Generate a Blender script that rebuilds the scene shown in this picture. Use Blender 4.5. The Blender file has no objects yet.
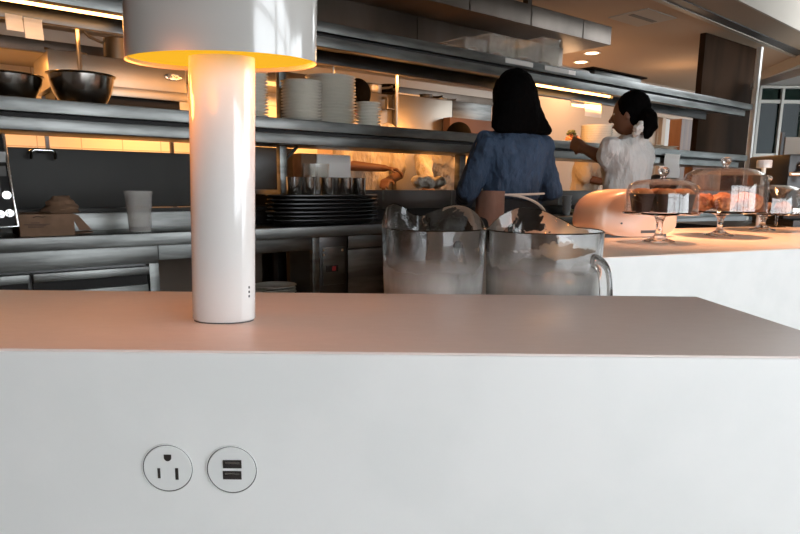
import bpy, bmesh, random
from math import *
from mathutils import Vector, Matrix, noise
random.seed(7)
sc = bpy.context.scene
COL = sc.collection
# ------------------------------------------------------------------ camera model
FP, CX, CY = 622., 400., 294.
PT, RL, CZ = radians(10.), radians(.56), 1.10
def ray(px, py):
    a = px-CX; b = CY-py
    a0 = a*cos(RL)-b*sin(RL); b0 = a*sin(RL)+b*cos(RL)
    return Vector((a0, FP*cos(PT)+b0*sin(PT), -FP*sin(PT)+b0*cos(PT)))
KD = ray(1205, 193); KA = atan2(KD.x, KD.y)          # direction the kitchen pass runs in
KM = Matrix.Rotation(pi/2-KA, 4, 'Z')                # kitchen frame (s along, n away) -> world
KI = KM.inverted()
def onz(px, py, z):
    d = ray(px, py); t = (z-CZ)/d.z
    return Vector((d.x*t, d.y*t, z))
def ony(px, py, y):
    d = ray(px, py); t = y/d.y
    return Vector((d.x*t, y, CZ+d.z*t))
def kn(px, py, n):                                   # point in kitchen frame at depth n
    d = ray(px, py); q = KI @ d; t = n/q.y
    return Vector((q.x*t, n, CZ+q.z*t))
def kz(px, py, z):
    return KI @ onz(px, py, z)
def W(s, n, z): return KM @ Vector((s, n, z))
cam = bpy.data.cameras.new('camera'); co = bpy.data.objects.new('camera', cam); COL.objects.link(co)
cam.sensor_fit = 'HORIZONTAL'; cam.sensor_width = 36; cam.lens = FP*36/800
cam.shift_y = (CY-267)/800.; cam.clip_start = .01
co.matrix_world = Matrix.Translation((0, 0, CZ)) @ Matrix.Rotation(pi/2-PT, 4, 'X') @ Matrix.Rotation(RL, 4, 'Z')
sc.camera = co

# ------------------------------------------------------------------ materials
MATS = {}
def bsdf(name, col, rough=.5, metal=0., spec=None, trans=0., emit=None, es=0., ior=None, coat=0., bump=None, var=None, sub=0., aniso=None):
    m = bpy.data.materials.new(name); m.use_nodes = True
    nt = m.node_tree; b = nt.nodes['Principled BSDF']
    b.inputs['Base Color'].default_value = (*col, 1); b.inputs['Roughness'].default_value = rough
    b.inputs['Metallic'].default_value = metal
    if trans: b.inputs['Transmission Weight'].default_value = trans
    if ior: b.inputs['IOR'].default_value = ior
    if spec is not None: b.inputs['Specular IOR Level'].default_value = spec
    if coat: b.inputs['Coat Weight'].default_value = coat
    if sub: b.inputs['Subsurface Weight'].default_value = sub
    if emit: b.inputs['Emission Color'].default_value = (*emit, 1); b.inputs['Emission Strength'].default_value = es
    tc = nt.nodes.new('ShaderNodeTexCoord')
    def nz(scale, stretch, detail=4):
        mp = nt.nodes.new('ShaderNodeMapping'); mp.inputs['Scale'].default_value = stretch
        if name in KROT: mp.inputs['Rotation'].default_value = (0, 0, -(pi/2-KA))
        n = nt.nodes.new('ShaderNodeTexNoise'); n.inputs['Scale'].default_value = scale; n.inputs['Detail'].default_value = detail
        nt.links.new(tc.outputs['Object'], mp.inputs['Vector']); nt.links.new(mp.outputs['Vector'], n.inputs['Vector'])
        return n
    if bump:
        sca, st, strength, dist = bump
        n = nz(sca, st); bp = nt.nodes.new('ShaderNodeBump')
        bp.inputs['Strength'].default_value = strength; bp.inputs['Distance'].default_value = dist
        nt.links.new(n.outputs['Fac'], bp.inputs['Height']); nt.links.new(bp.outputs['Normal'], b.inputs['Normal'])
    if var:
        sca, st, c2, lo, hi = var
        n = nz(sca, st); r = nt.nodes.new('ShaderNodeMapRange')
        r.inputs['From Min'].default_value = lo; r.inputs['From Max'].default_value = hi
        mx = nt.nodes.new('ShaderNodeMix'); mx.data_type = 'RGBA'
        mx.inputs['A'].default_value = (*col, 1); mx.inputs['B'].default_value = (*c2, 1)
        nt.links.new(n.outputs['Fac'], r.inputs['Value']); nt.links.new(r.outputs['Result'], mx.inputs['Factor'])
        nt.links.new(mx.outputs['Result'], b.inputs['Base Color'])
    MATS[name] = m
    return m
KROT = set(['steel', 'steel_dark'])
def emat(name, col, s):
    m = bpy.data.materials.new(name); m.use_nodes = True; nt = m.node_tree
    nt.nodes.remove(nt.nodes['Principled BSDF'])
    e = nt.nodes.new('ShaderNodeEmission'); e.inputs['Color'].default_value = (*col, 1); e.inputs['Strength'].default_value = s
    nt.links.new(e.outputs[0], nt.nodes['Material Output'].inputs['Surface']); return m
def thin_glass(name, tint=(1, 1, 1), haze=0., refl=1.0):
    m = bpy.data.materials.new(name); m.use_nodes = True; nt = m.node_tree
    nt.nodes.remove(nt.nodes['Principled BSDF'])
    t = nt.nodes.new('ShaderNodeBsdfTransparent'); t.inputs['Color'].default_value = (*tint, 1)
    g = nt.nodes.new('ShaderNodeBsdfGlossy'); g.inputs['Roughness'].default_value = .02
    lw = nt.nodes.new('ShaderNodeLayerWeight'); lw.inputs['Blend'].default_value = .5
    f = nt.nodes.new('ShaderNodeMath'); f.operation = 'POWER'; f.inputs[1].default_value = 3.; nt.links.new(lw.outputs['Facing'], f.inputs[0])
    mm = nt.nodes.new('ShaderNodeMath'); mm.operation = 'MULTIPLY_ADD'; mm.inputs[1].default_value = .62*refl; mm.inputs[2].default_value = .035*refl; mm.use_clamp = True
    x = nt.nodes.new('ShaderNodeMixShader')
    nt.links.new(f.outputs[0], mm.inputs[0]); nt.links.new(mm.outputs[0], x.inputs[0])
    nt.links.new(t.outputs[0], x.inputs[1]); nt.links.new(g.outputs[0], x.inputs[2])
    out = x
    if haze:
        d = nt.nodes.new('ShaderNodeBsdfDiffuse'); d.inputs['Color'].default_value = (.75, .75, .74, 1)
        y = nt.nodes.new('ShaderNodeMixShader'); y.inputs[0].default_value = haze
        nt.links.new(x.outputs[0], y.inputs[1]); nt.links.new(d.outputs[0], y.inputs[2]); out = y
    nt.links.new(out.outputs[0], nt.nodes['Material Output'].inputs['Surface']); return m
def tile_mat():
    m = bsdf('white_tile', (.78, .74, .66), .25)
    nt = m.node_tree; b = nt.nodes['Principled BSDF']; tc = nt.nodes.new('ShaderNodeTexCoord')
    mp = nt.nodes.new('ShaderNodeMapping'); mp.inputs['Rotation'].default_value = (0, 0, -(pi/2-KA))
    sx = nt.nodes.new('ShaderNodeSeparateXYZ'); cb = nt.nodes.new('ShaderNodeCombineXYZ')
    br = nt.nodes.new('ShaderNodeTexBrick'); br.offset = 0; br.inputs['Scale'].default_value = 1
    br.inputs['Brick Width'].default_value = .3; br.inputs['Row Height'].default_value = .15; br.inputs['Mortar Size'].default_value = .004
    br.inputs['Color1'].default_value = (.78, .74, .66, 1); br.inputs['Color2'].default_value = (.75, .71, .63, 1); br.inputs['Mortar'].default_value = (.5, .46, .4, 1)
    L = nt.links.new
    L(tc.outputs['Object'], mp.inputs['Vector']); L(mp.outputs['Vector'], sx.inputs[0]); L(sx.outputs['X'], cb.inputs['X']); L(sx.outputs['Z'], cb.inputs['Y'])
    L(cb.outputs[0], br.inputs['Vector']); L(br.outputs['Color'], b.inputs['Base Color']); return m

STEEL = bsdf('steel', (.205, .21, .203), .36, 1., bump=(9, (.6, 1, 14), .12, .004), var=(3.0, (1, 1, 6), (.105, .108, .104), .38, .62))
STEELD = bsdf('steel_dark', (.13, .13, .13), .33, 1., bump=(9, (1, 1, 8), .12, .004), var=(2.5, (1, 1, 2), (.085, .085, .085), .35, .65))
CHROME = bsdf('chrome', (.85, .85, .84), .2, 1.)
BRASSY = bsdf('warm_steel', (.33, .295, .25), .36, 1., bump=(8, (1, 1, 1), .2, .004))
BLACKP = bsdf('black_plastic', (.012, .012, .013), .3)
BLACKM = bsdf('black_matte', (.012, .011, .011), .7)
CHAR = bsdf('charcoal_lid', (.036, .035, .032), .5, 0., spec=.25, var=(3, (1, 1, .3), (.028, .027, .025), .4, .6))
PANM = bsdf('pan_metal', (.27, .25, .23), .22, 1., bump=(5, (1, 1, 1), .15, .01))
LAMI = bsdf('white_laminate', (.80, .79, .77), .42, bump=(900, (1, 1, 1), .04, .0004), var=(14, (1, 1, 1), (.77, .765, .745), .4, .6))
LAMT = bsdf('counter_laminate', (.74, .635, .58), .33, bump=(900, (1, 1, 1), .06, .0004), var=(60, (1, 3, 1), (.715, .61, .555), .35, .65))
SOLID = bsdf('bar_top', (.80, .66, .54), .3, var=(8, (1, 1, 1), (.77, .67, .57), .4, .6))
LAMPW = bsdf('lamp_gloss_white', (.72, .715, .70), .16, coat=.6)
SHADE = bsdf('lamp_shade_gloss', (.47, .45, .425), .14, ior=1.75, coat=.5)
OUTL = bsdf('outlet_white', (.78, .78, .76), .35)
PORC = bsdf('porcelain', (.78, .755, .68), .22)
MACH = bsdf('peach_enamel', (.76, .49, .34), .3, coat=.25)  # even peach base colour for the countertop machine
PAPER = bsdf('paper', (.80, .76, .72), .8)
CARD = bsdf('cardboard', (.22, .13, .08), .85, var=(20, (1, 1, 1), (.18, .105, .062), .4, .6))
KRAFT = bsdf('kraft_paper', (.19, .11, .065), .9, bump=(40, (1, 1, 1), .5, .01))
INK = bsdf('ink', (.10, .06, .045), .9)
DENIM = bsdf('denim_blue', (.034, .064, .118), .85, bump=(15, (1, 1, .45), 1., .05), var=(7, (1, 1, .5), (.016, .032, .062), .35, .65))
WHITEC = bsdf('white_cotton', (.55, .55, .54), .9, bump=(13, (1, 1, .3), 1., .05))
CHEFC = bsdf('chef_cotton', (.60, .54, .46), .9, bump=(13, (1, 1, .4), 1., .05))
PANTS = bsdf('black_cloth', (.012, .012, .014), .9)
HAIR = bsdf('black_hair', (.0018, .0016, .0016), .8, spec=.03, bump=(60, (3, 3, .3), .6, .01))
SKIN = bsdf('skin_tan', (.40, .22, .14), .55, sub=.05)
SKIND = bsdf('skin_brown', (.14, .062, .036), .55)
APRON = bsdf('apron_rose', (.30, .155, .11), .85, bump=(15, (1, 1, .4), .6, .02))
APRONT = bsdf('apron_tie', (.62, .55, .48), .85)
SCRUN = bsdf('scrunchie', (.7, .68, .64), .9, bump=(60, (1, 1, 1), .8, .01))
EYE = bsdf('eye_white', (.7, .7, .68), .2)
EYED = bsdf('eye_dark', (.02, .012, .01), .2)
LIP = bsdf('lip', (.30, .11, .09), .5)
CEILK = bsdf('ceiling_paint_warm', (.42, .31, .22), .9)
CEILW = bsdf('ceiling_paint_light', (.40, .365, .32), .9)
SOFF = bsdf('soffit_paint', (.30, .23, .17), .85)
TRIMD = bsdf('dark_trim', (.055, .055, .055), .5)
TRIML = bsdf('pale_trim', (.34, .30, .25), .5)
WALLB = bsdf('beige_wall', (.46, .36, .28), .85)
WALLW = bsdf('offwhite_wall', (.70, .68, .65), .85)
WOODD = bsdf('dark_brown_panel', (.034, .018, .010), .85, spec=.05, var=(3, (1, 1, .2), (.015, .009, .005), .4, .6))
DUCT = bsdf('duct_steel', (.15, .125, .105), .38, 1., bump=(3, (1, 1, 1), .1, .01), var=(2.2, (1, 1, .4), (.08, .066, .055), .35, .65))
WOODO = bsdf('orange_brown_wood', (.23, .10, .04), .5, var=(4, (3, 3, .3), (.17, .07, .03), .4, .6))
FLOOR = bsdf('floor_concrete', (.16, .15, .14), .6, var=(3, (1, 1, 1), (.12, .112, .105), .4, .6))
FRAMEW = bsdf('pale_frame', (.42, .41, .37), .45)
TEAL = bsdf('teal_facade', (.008, .018, .022), .9, spec=.1, var=(.8, (1, 1, 3), (.02, .045, .052), .45, .6))
TEALG = thin_glass('window_glass', (.20, .32, .34), 0, .35)
DOME = thin_glass('dome_glass', (.985, .98, .97), 0., 1.5)
GLASS = bsdf('clear_glass', (1, 1, 1), .015, trans=1., ior=1.46)
PLAST = thin_glass('frosted_plastic', (.9, .88, .86), .24, .8)
CLEARP = thin_glass('clear_plastic', (.94, .93, .9), .12, 1.)
LIQ = bsdf('grey_liquid', (.22, .20, .19), .2)
MUFF = bsdf('muffin_crust', (.33, .13, .045), .75, bump=(70, (1, 1, 1), .9, .006), var=(30, (1, 1, 1), (.5, .22, .09), .4, .65))
PASTRY = bsdf('pastry_crust', (.26, .075, .025), .6, bump=(35, (1, 1, 1), 1., .02), var=(26, (1, 1, 1), (.60, .27, .12), .42, .6))
MCUP = bsdf('brown_baking_paper', (.045, .016, .010), .7)
SALAD = bsdf('salad_leaf', (.30, .36, .10), .6, var=(60, (1, 1, 1), (.62, .58, .36), .4, .6))
RED = bsdf('red_label', (.35, .03, .03), .4)
WATER = None
TILE = tile_mat()
HEATE = emat('heat_element', (1., .50, .16), 9.)
BULBE = emat('warm_diffuser', (1., .50, .025), .98)
DOWNE = emat('downlight_glow', (1., .66, .36), 9.)

# condensation glass for the pitchers: clear rim, misted body below the water line
def misted(name, z0, z1, amount):
    m = bpy.data.materials.new(name); m.use_nodes = True; nt = m.node_tree; L = nt.links.new
    b = nt.nodes['Principled BSDF']; b.inputs['Transmission Weight'].default_value = 1.; b.inputs['IOR'].default_value = 1.46
    b.inputs['Roughness'].default_value = .02
    tc = nt.nodes.new('ShaderNodeTexCoord'); gn = nt.nodes.new('ShaderNodeTexNoise'); gn.inputs['Scale'].default_value = 26; gn.inputs['Detail'].default_value = 3
    L(tc.outputs['Object'], gn.inputs['Vector']); gb = nt.nodes.new('ShaderNodeBump'); gb.inputs['Strength'].default_value = .10; gb.inputs['Distance'].default_value = .006
    L(gn.outputs['Fac'], gb.inputs['Height']); L(gb.outputs['Normal'], b.inputs['Normal'])
    sp = nt.nodes.new('ShaderNodeSeparateXYZ'); L(tc.outputs['Object'], sp.inputs[0])
    mr = nt.nodes.new('ShaderNodeMapRange'); mr.inputs['From Min'].default_value = z1; mr.inputs['From Max'].default_value = z0
    n = nt.nodes.new('ShaderNodeTexNoise'); n.inputs['Scale'].default_value = 32; n.inputs['Detail'].default_value = 6
    mp = nt.nodes.new('ShaderNodeMapping'); mp.inputs['Scale'].default_value = (1, 1, .35)
    L(tc.outputs['Object'], mp.inputs[0]); L(mp.outputs[0], n.inputs['Vector'])
    r2 = nt.nodes.new('ShaderNodeMapRange'); r2.inputs['From Min'].default_value = .3; r2.inputs['From Max'].default_value = .7
    r2.inputs['To Min'].default_value = .45; r2.inputs['To Max'].default_value = 1.
    L(n.outputs['Fac'], r2.inputs['Value']); L(sp.outputs['Z'], mr.inputs['Value'])
    mu = nt.nodes.new('ShaderNodeMath'); mu.operation = 'MULTIPLY'; L(mr.outputs[0], mu.inputs[0]); L(r2.outputs[0], mu.inputs[1])
    m2 = nt.nodes.new('ShaderNodeMath'); m2.operation = 'MULTIPLY'; m2.inputs[1].default_value = amount; L(mu.outputs[0], m2.inputs[0])
    d = nt.nodes.new('ShaderNodeBsdfDiffuse'); d.inputs['Color'].default_value = (.84, .82, .79, 1)
    tl = nt.nodes.new('ShaderNodeBsdfTranslucent'); tl.inputs['Color'].default_value = (.86, .84, .80, 1)
    ad = nt.nodes.new('ShaderNodeMixShader'); L(d.outputs[0], ad.inputs[1]); L(tl.outputs[0], ad.inputs[2])
    x = nt.nodes.new('ShaderNodeMixShader'); L(m2.outputs[0], x.inputs[0]); L(b.outputs[0], x.inputs[1]); L(ad.outputs[0], x.inputs[2])
    L(x.outputs[0], nt.nodes['Material Output'].inputs['Surface']); return m

# ------------------------------------------------------------------ mesh helpers
class MB:
    def __init__(s, M=None): s.bm = bmesh.new(); s.M = M or Matrix.Identity(4)
    def f(s, vs):
        try: return s.bm.faces.new(vs)
        except ValueError: return None
    def v(s, p): return s.bm.verts.new(s.M @ Vector(p))
    def box(s, a, b, bev=0.):
        x0, y0, z0 = [min(a[i], b[i]) for i in range(3)]; x1, y1, z1 = [max(a[i], b[i]) for i in range(3)]
        vs = [s.v(p) for p in [(x0,y0,z0),(x1,y0,z0),(x1,y1,z0),(x0,y1,z0),(x0,y0,z1),(x1,y0,z1),(x1,y1,z1),(x0,y1,z1)]]
        fs = [s.f([vs[i] for i in q]) for q in [(0,3,2,1),(4,5,6,7),(0,1,5,4),(1,2,6,5),(2,3,7,6),(3,0,4,7)]]
        if bev:
            es = list({e for fc in fs for e in fc.edges})
            bmesh.ops.bevel(s.bm, geom=es, offset=bev, segments=2, profile=.6, affect='EDGES')
        return s
    def prism(s, pts, z0, z1, bev=0.):                # pts ccw in xy
        lo = [s.v((p[0], p[1], z0)) for p in pts]; hi = [s.v((p[0], p[1], z1)) for p in pts]
        n = len(pts); fs = [s.f(lo[::-1]), s.f(hi)]
        for i in range(n): fs.append(s.f([lo[i], lo[(i+1) % n], hi[(i+1) % n], hi[i]]))
        if bev: bmesh.ops.bevel(s.bm, geom=list({e for fc in fs for e in fc.edges}), offset=bev, segments=3, profile=.6, affect='EDGES')
        return s
    def rings(s, rings, cap0=True, cap1=True, closed=False):
        R = [[s.v(p) for p in r] for r in rings]; n = len(R[0])
        m = len(R)
        for i in range(m if closed else m-1):
            A, B = R[i], R[(i+1) % m]
            for j in range(n): s.f([A[j], A[(j+1) % n], B[(j+1) % n], B[j]])
        if not closed:
            if cap0: s.f(R[0][::-1])
            if cap1: s.f(R[-1])
        return s
    def lathe(s, c, prof, seg=32, ex=1., ey=1., cap0=True, cap1=True, closed=False):
        rs = [[(c[0]+r*ex*cos(2*pi*k/seg), c[1]+r*ey*sin(2*pi*k/seg), c[2]+z) for k in range(seg)] for r, z in prof]
        return s.rings(rs, cap0, cap1, closed)
    def tube(s, pts, rad, seg=10, rounded=False, flat=1.):
        P = [Vector(p) for p in pts]; rad = rad if isinstance(rad, (list, tuple)) else [rad]*len(P)
        if rounded:                                    # hemispherical ends
            t0 = (P[1]-P[0]).normalized(); t1 = (P[-1]-P[-2]).normalized()
            a = [(P[0]-t0*rad[0]*cos(q), rad[0]*max(.05, sin(q))) for q in (0.05, .5, 1.0)]
            b = [(P[-1]+t1*rad[-1]*cos(q), rad[-1]*max(.05, sin(q))) for q in (1.0, .5, .05)]
            P = [x[0] for x in a]+P+[x[0] for x in b]; rad = [x[1] for x in a]+list(rad)+[x[1] for x in b]
        rs = []; up = None
        for i, p in enumerate(P):
            t = (P[min(i+1, len(P)-1)]-P[max(i-1, 0)]).normalized()
            if up is None:
                up = Vector((0, 0, 1)) if abs(t.z) < .9 else Vector((0, 1, 0))
            u = t.cross(up).normalized(); w = u.cross(t).normalized(); up = w
            rs.append([p+(u*cos(2*pi*k/seg)+w*sin(2*pi*k/seg)*flat)*rad[i] for k in range(seg)])
        return s.rings(rs)
    def cyl(s, a, b, r, seg=16): return s.tube([a, b], [r, r], seg)
    def ell(s, c, r, seg=20, rn=12, rot=None):
        rs = []
        for i in range(rn+1):
            th = -pi/2+pi*(i+.0)/rn; th = max(min(th, pi/2-.02), -pi/2+.02)
            ring = [Vector((r[0]*cos(th)*cos(2*pi*k/seg), r[1]*cos(th)*sin(2*pi*k/seg), r[2]*sin(th))) for k in range(seg)]
            if rot is not None: ring = [rot @ q for q in ring]
            rs.append([q+Vector(c) for q in ring])
        return s.rings(rs)
    def loft(s, secs, seg=24):                         # (centre, half width, half depth, yaw)
        rs = []
        for c, w, d, ya in secs:
            rs.append([Vector(c)+Vector((w*cos(a)*cos(ya)-d*sin(a)*sin(ya), w*cos(a)*sin(ya)+d*sin(a)*cos(ya), 0)) for a in [2*pi*k/seg for k in range(seg)]])
        return s.rings(rs)
def obj(name, mb, mat, parent=None, smooth=True, loc=None, mods=None, kind=None):
    bm = mb.bm
    bmesh.ops.recalc_face_normals(bm, faces=bm.faces)
    if loc is None:
        if parent is not None: loc = parent.matrix_world.translation.copy() if False else Vector(parent['_w'])
        else:
            vs = [v.co for v in bm.verts]
            loc = Vector(((min(v.x for v in vs)+max(v.x for v in vs))/2, (min(v.y for v in vs)+max(v.y for v in vs))/2, min(v.z for v in vs)))
    loc = Vector(loc)
    for v in bm.verts: v.co -= loc
    me = bpy.data.meshes.new(name); bm.to_mesh(me); bm.free()
    o = bpy.data.objects.new(name, me); COL.objects.link(o)
    if isinstance(mat, (list, tuple)):
        for q in mat: me.materials.append(q)
    else: me.materials.append(mat)
    if smooth:
        for p in me.polygons: p.use_smooth = True
        try: me.set_sharp_from_angle(angle=radians(38))
        except Exception: pass
    if parent is not None:
        o.parent = parent; o.location = loc-Vector(parent['_w'])
    else: o.location = loc
    o['_w'] = tuple(loc)
    if kind: o['kind'] = kind
    if mods: mods(o)
    return o
def tag(o, label, cat, group=None):
    o['label'] = label; o['category'] = cat
    if group: o['group'] = group
    return o
def thing(name, loc, label, cat, group=None):
    o = bpy.data.objects.new(name, None); COL.objects.link(o); o.location = loc; o['_w'] = tuple(loc); o.empty_display_size = .05
    return tag(o, label, cat, group)
def dup(root, loc, label, group=None, rz=0.):
    r = root.copy(); COL.objects.link(r); r.location = loc; r.rotation_euler = (0, 0, rz); r['label'] = label; r['_w'] = tuple(loc)
    if group: r['group'] = group
    for ch in root.children:
        c = ch.copy(); COL.objects.link(c); c.parent = r
        for g in ch.children:
            d = g.copy(); COL.objects.link(d); d.parent = c
    return r
def struct(name, mb, mat, **k): return obj(name, mb, mat, kind='structure', smooth=k.pop('smooth', False), **k)
def kbox(a, b, bev=0.): return MB(KM).box(a, b, bev)
def remesh(vox, sm=2, disp=0., dscale=.08):
    def f(o):
        m = o.modifiers.new('remesh', 'REMESH'); m.mode = 'VOXEL'; m.voxel_size = vox; m.use_smooth_shade = True
        if sm:
            q = o.modifiers.new('smooth', 'SMOOTH'); q.iterations = sm; q.factor = .5
        if disp:
            t = bpy.data.textures.new('folds', 'CLOUDS'); t.noise_scale = dscale; t.noise_depth = 2
            d = o.modifiers.new('folds', 'DISPLACE'); d.texture = t; d.strength = disp; d.mid_level = .42; d.texture_coords = 'GLOBAL'
    return f

# ------------------------------------------------------------------ setting
ZC = 2.65
NW = 5.4
struct('floor', MB().box((-7, -5, -.06), (16, 14, 0)), FLOOR)
struct('wall_back', kbox((-2.2, NW, 0), (3.2, NW+.12, 3.3)), TILE)
struct('wall_back_right', kbox((3.2, NW, 0), (14, NW+.12, 3.3)), WALLB)
struct('wall_left', kbox((-2.3, -2.4, 0), (-2.2, NW+.1, 3.3)), WALLW)
# kitchen ceiling with its metal edge, soffit strip and pale fascia
A0, A1 = kz(660, 0, ZC), kz(800, 58, ZC)
nl, nr = 3.06, 3.25
def nline(s, base): return base+(s-5.2)*(.19/3.5)
struct('ceiling', MB(KM).prism([(-2.3, nline(-2.3, nl)), (14, nline(14, nl)), (14, NW+.1), (-2.3, NW+.1)], ZC, ZC+.08), CEILK)
struct('trim_1', MB(KM).prism([(-2.3, nline(-2.3, nl)-.035), (10.2, nline(10.2, nl)-.035), (10.2, nline(10.2, nl)+.012), (-2.3, nline(-2.3, nl)+.012)], ZC-.02, ZC+.02), TRIML)
struct('trim_2', MB(KM).prism([(-2.3, nline(-2.3, nl)-.14), (10.2, nline(10.2, nl)-.14), (10.2, nline(10.2, nl)-.035), (-2.3, nline(-2.3, nl)-.035)], ZC-.01, ZC+.04), TRIMD)
struct('ceiling_soffit', MB(KM).prism([(-2.3, nline(-2.3, nl)-.42), (10.2, nline(10.2, nl)-.42), (10.2, nline(10.2, nl)-.14), (-2.3, nline(-2.3, nl)-.14)], ZC, ZC+.06), SOFF)
struct('wall_fascia', MB(KM).prism([(-2.3, nline(-2.3, nl)-.44), (10.2, nline(10.2, nl)-.44), (10.2, nline(10.2, nl)-.42), (-2.3, nline(-2.3, nl)-.42)], ZC, ZC+.85), CEILW)
struct('ceiling_dining', MB().box((-4.3, -1.55, ZC+.8), (5.4, 9.0, ZC+.88)), CEILW)
# glazing at the far right
GY = 7.0
g0 = ony(752, 92, GY); g1 = ony(760, 188, GY)
gx0 = 3.84; gx1 = 9.5; ztop = ony(800, 88, GY).z
struct('ceiling_lobby', MB().box((3.92, 5.6, ztop+.03), (9.6, 7.3, ztop+.1)), WALLW)
wf = MB()
wf.box((gx0, GY-.05, ztop-.012), (gx1, GY+.05, ztop+.015))
ys = [ony(783, 80, GY).x, ony(758, 100, GY).x]
st = ys[0]-ys[1]
for k in range(0, 13): wf.box((ys[1]+k*st-.014, GY-.04, 0), (ys[1]+k*st+.014, GY+.04, ztop))
for py in (102, 155.5): wf.box((gx0, GY-.03, ony(780, py, GY).z-.018), (gx1, GY+.03, ony(780, py, GY).z+.018))
wf.box((gx0, GY-.05, 0), (gx1, GY+.05, .12))
w1 = struct('window_1', wf, FRAMEW)
obj('pane', MB().box((gx0, GY-.006, .1), (gx1, GY+.006, ztop)), TEALG, w1, smooth=False)
bd = MB()
bd.box((2, 12, -1), (17, 14, 4.4))
o = obj('office_building', bd, TEAL, smooth=False)
o['kind'] = 'structure'
tag(o, 'dark teal office facade seen through the window grid at far right', 'building')
# header beam between the kitchen ceiling and the lobby
h0, h1 = ony(758, 84, 6.6), ony(800, 68, 5.2)
hb = MB(); q0, q1 = onz(764, 83, 2.5), onz(830, 57, 2.5)
def beam(a, b, w, z0, z1):
    d = (b-a); d.z = 0; d.normalize(); p = Vector((-d.y, d.x, 0))*w
    return [(a-p), (b-p), (b+p), (a+p)], z0, z1
pts, z0, z1 = beam(q0, q1, .07, 2.52, 2.649); struct('trim_3', MB().prism([(p.x, p.y) for p in pts], z0, z1), TRIML)
# rear side of the dining room (behind the camera): wall with tall windows open to the daylight
rw = MB()
RX, RY, WX, WT = 4.6, -1.45, .7, 2.45
rw.box((-4.2, RY-.1, 0), (WX, RY, 3.5)); rw.box((WX, RY-.1, 0), (RX, RY, .5)); rw.box((WX, RY-.1, WT), (RX, RY, 3.5))
for x in (WX, 2.0, 3.3, RX-.05): rw.box((x-.04, RY-.1, .5), (x+.04, RY, WT))
rw.box((WX, RY-.08, 1.9), (RX, RY-.02, 1.95))
struct('wall_rear', rw, WALLW)
rw = MB()
YE = .6
rw.box((RX, RY, 0), (RX+.1, YE, .95)); rw.box((RX, RY, 2.25), (RX+.1, YE, 3.5)); rw.box((RX, YE, 0), (RX+.1, 5.2, 3.5))
struct('wall_right', rw, CEILW)
struct('wall_left_dining', MB().box((-4.3, RY-.1, 0), (-4.2, 1.6, 3.5)), WALLW)

# brown column and the wood framed doorway under it
c0, c1 = kn(706, 34, 3.36), kn(757, 46, 3.36)
struct('wall_column', kbox((c0.x, 3.36, 0), (c1.x, 3.42, ZC)), WOODD)
e0, e1 = kn(698, 130, 3.9), kn(713, 130, 3.9)
tag(obj('door_post', kbox((e0.x-.3, 3.95, 0), (e1.x-.1, 4.1, 1.9)), WOODO, smooth=False), 'orange brown wooden post between the shelves near the far end', 'post')
# interior window on back wall
w2a, w2b = kn(650, 128, NW-.05), kn(700, 150, NW-.05)
fr = MB(KM)
s0, s1 = kn(660, 130, NW-.06).x, kn(703, 130, NW-.06).x
zt = kn(680, 119, NW-.06).z; zb = 1.0
fr.box((s0-.6, NW-.1, zt-.02), (s1, NW, zt+.10))
for px in (662, 681, 684, 699): 
    s = kn(px, 130, NW-.06).x; fr.box((s-.05, NW-.09, zb), (s+.05, NW, zt))
w2 = struct('window_2', fr, WALLB)
obj('pane', kbox((s0, NW-.03, zb), (s1, NW-.01, zt)), bsdf('frosted_pane', (.52, .5, .47), .6), w2, smooth=False)

# ------------------------------------------------------------------ front counter
ZT = .992
cb = onz(698, 297, ZT); cc = onz(800, 330, ZT)
fy = .392; by = cb.y+.003
dirx = (cc.x-cb.x)/(cc.y-cb.y)
fr_x = cb.x+dirx*(fy-cb.y)
cnt = thing('bar_counter', (0, .5, 0), 'white bar counter across the foreground with round outlets in its face', 'counter')
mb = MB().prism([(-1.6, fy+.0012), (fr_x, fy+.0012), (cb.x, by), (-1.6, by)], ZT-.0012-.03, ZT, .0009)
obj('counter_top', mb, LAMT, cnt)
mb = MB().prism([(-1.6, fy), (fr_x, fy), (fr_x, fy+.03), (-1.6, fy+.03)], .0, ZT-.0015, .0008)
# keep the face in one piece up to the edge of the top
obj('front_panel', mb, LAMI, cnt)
mb = MB(); mb.box((-1.6, by-.03, 0), (cb.x-.002, by-.002, ZT-.032)); mb.box((cb.x-.03, fy+.04, 0), (cb.x-.003, by-.03, ZT-.032))
obj('back_panel', mb, LAMI, cnt, smooth=False)
obj('work_ledge', MB().box((-1.6, by, .81), (cb.x-.01, by+.30, .84), .002), STEEL, cnt)
obj('ledge_support', MB().box((-1.6, by+.02, 0), (cb.x-.03, by+.26, .81)), LAMI, cnt, smooth=False)

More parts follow.
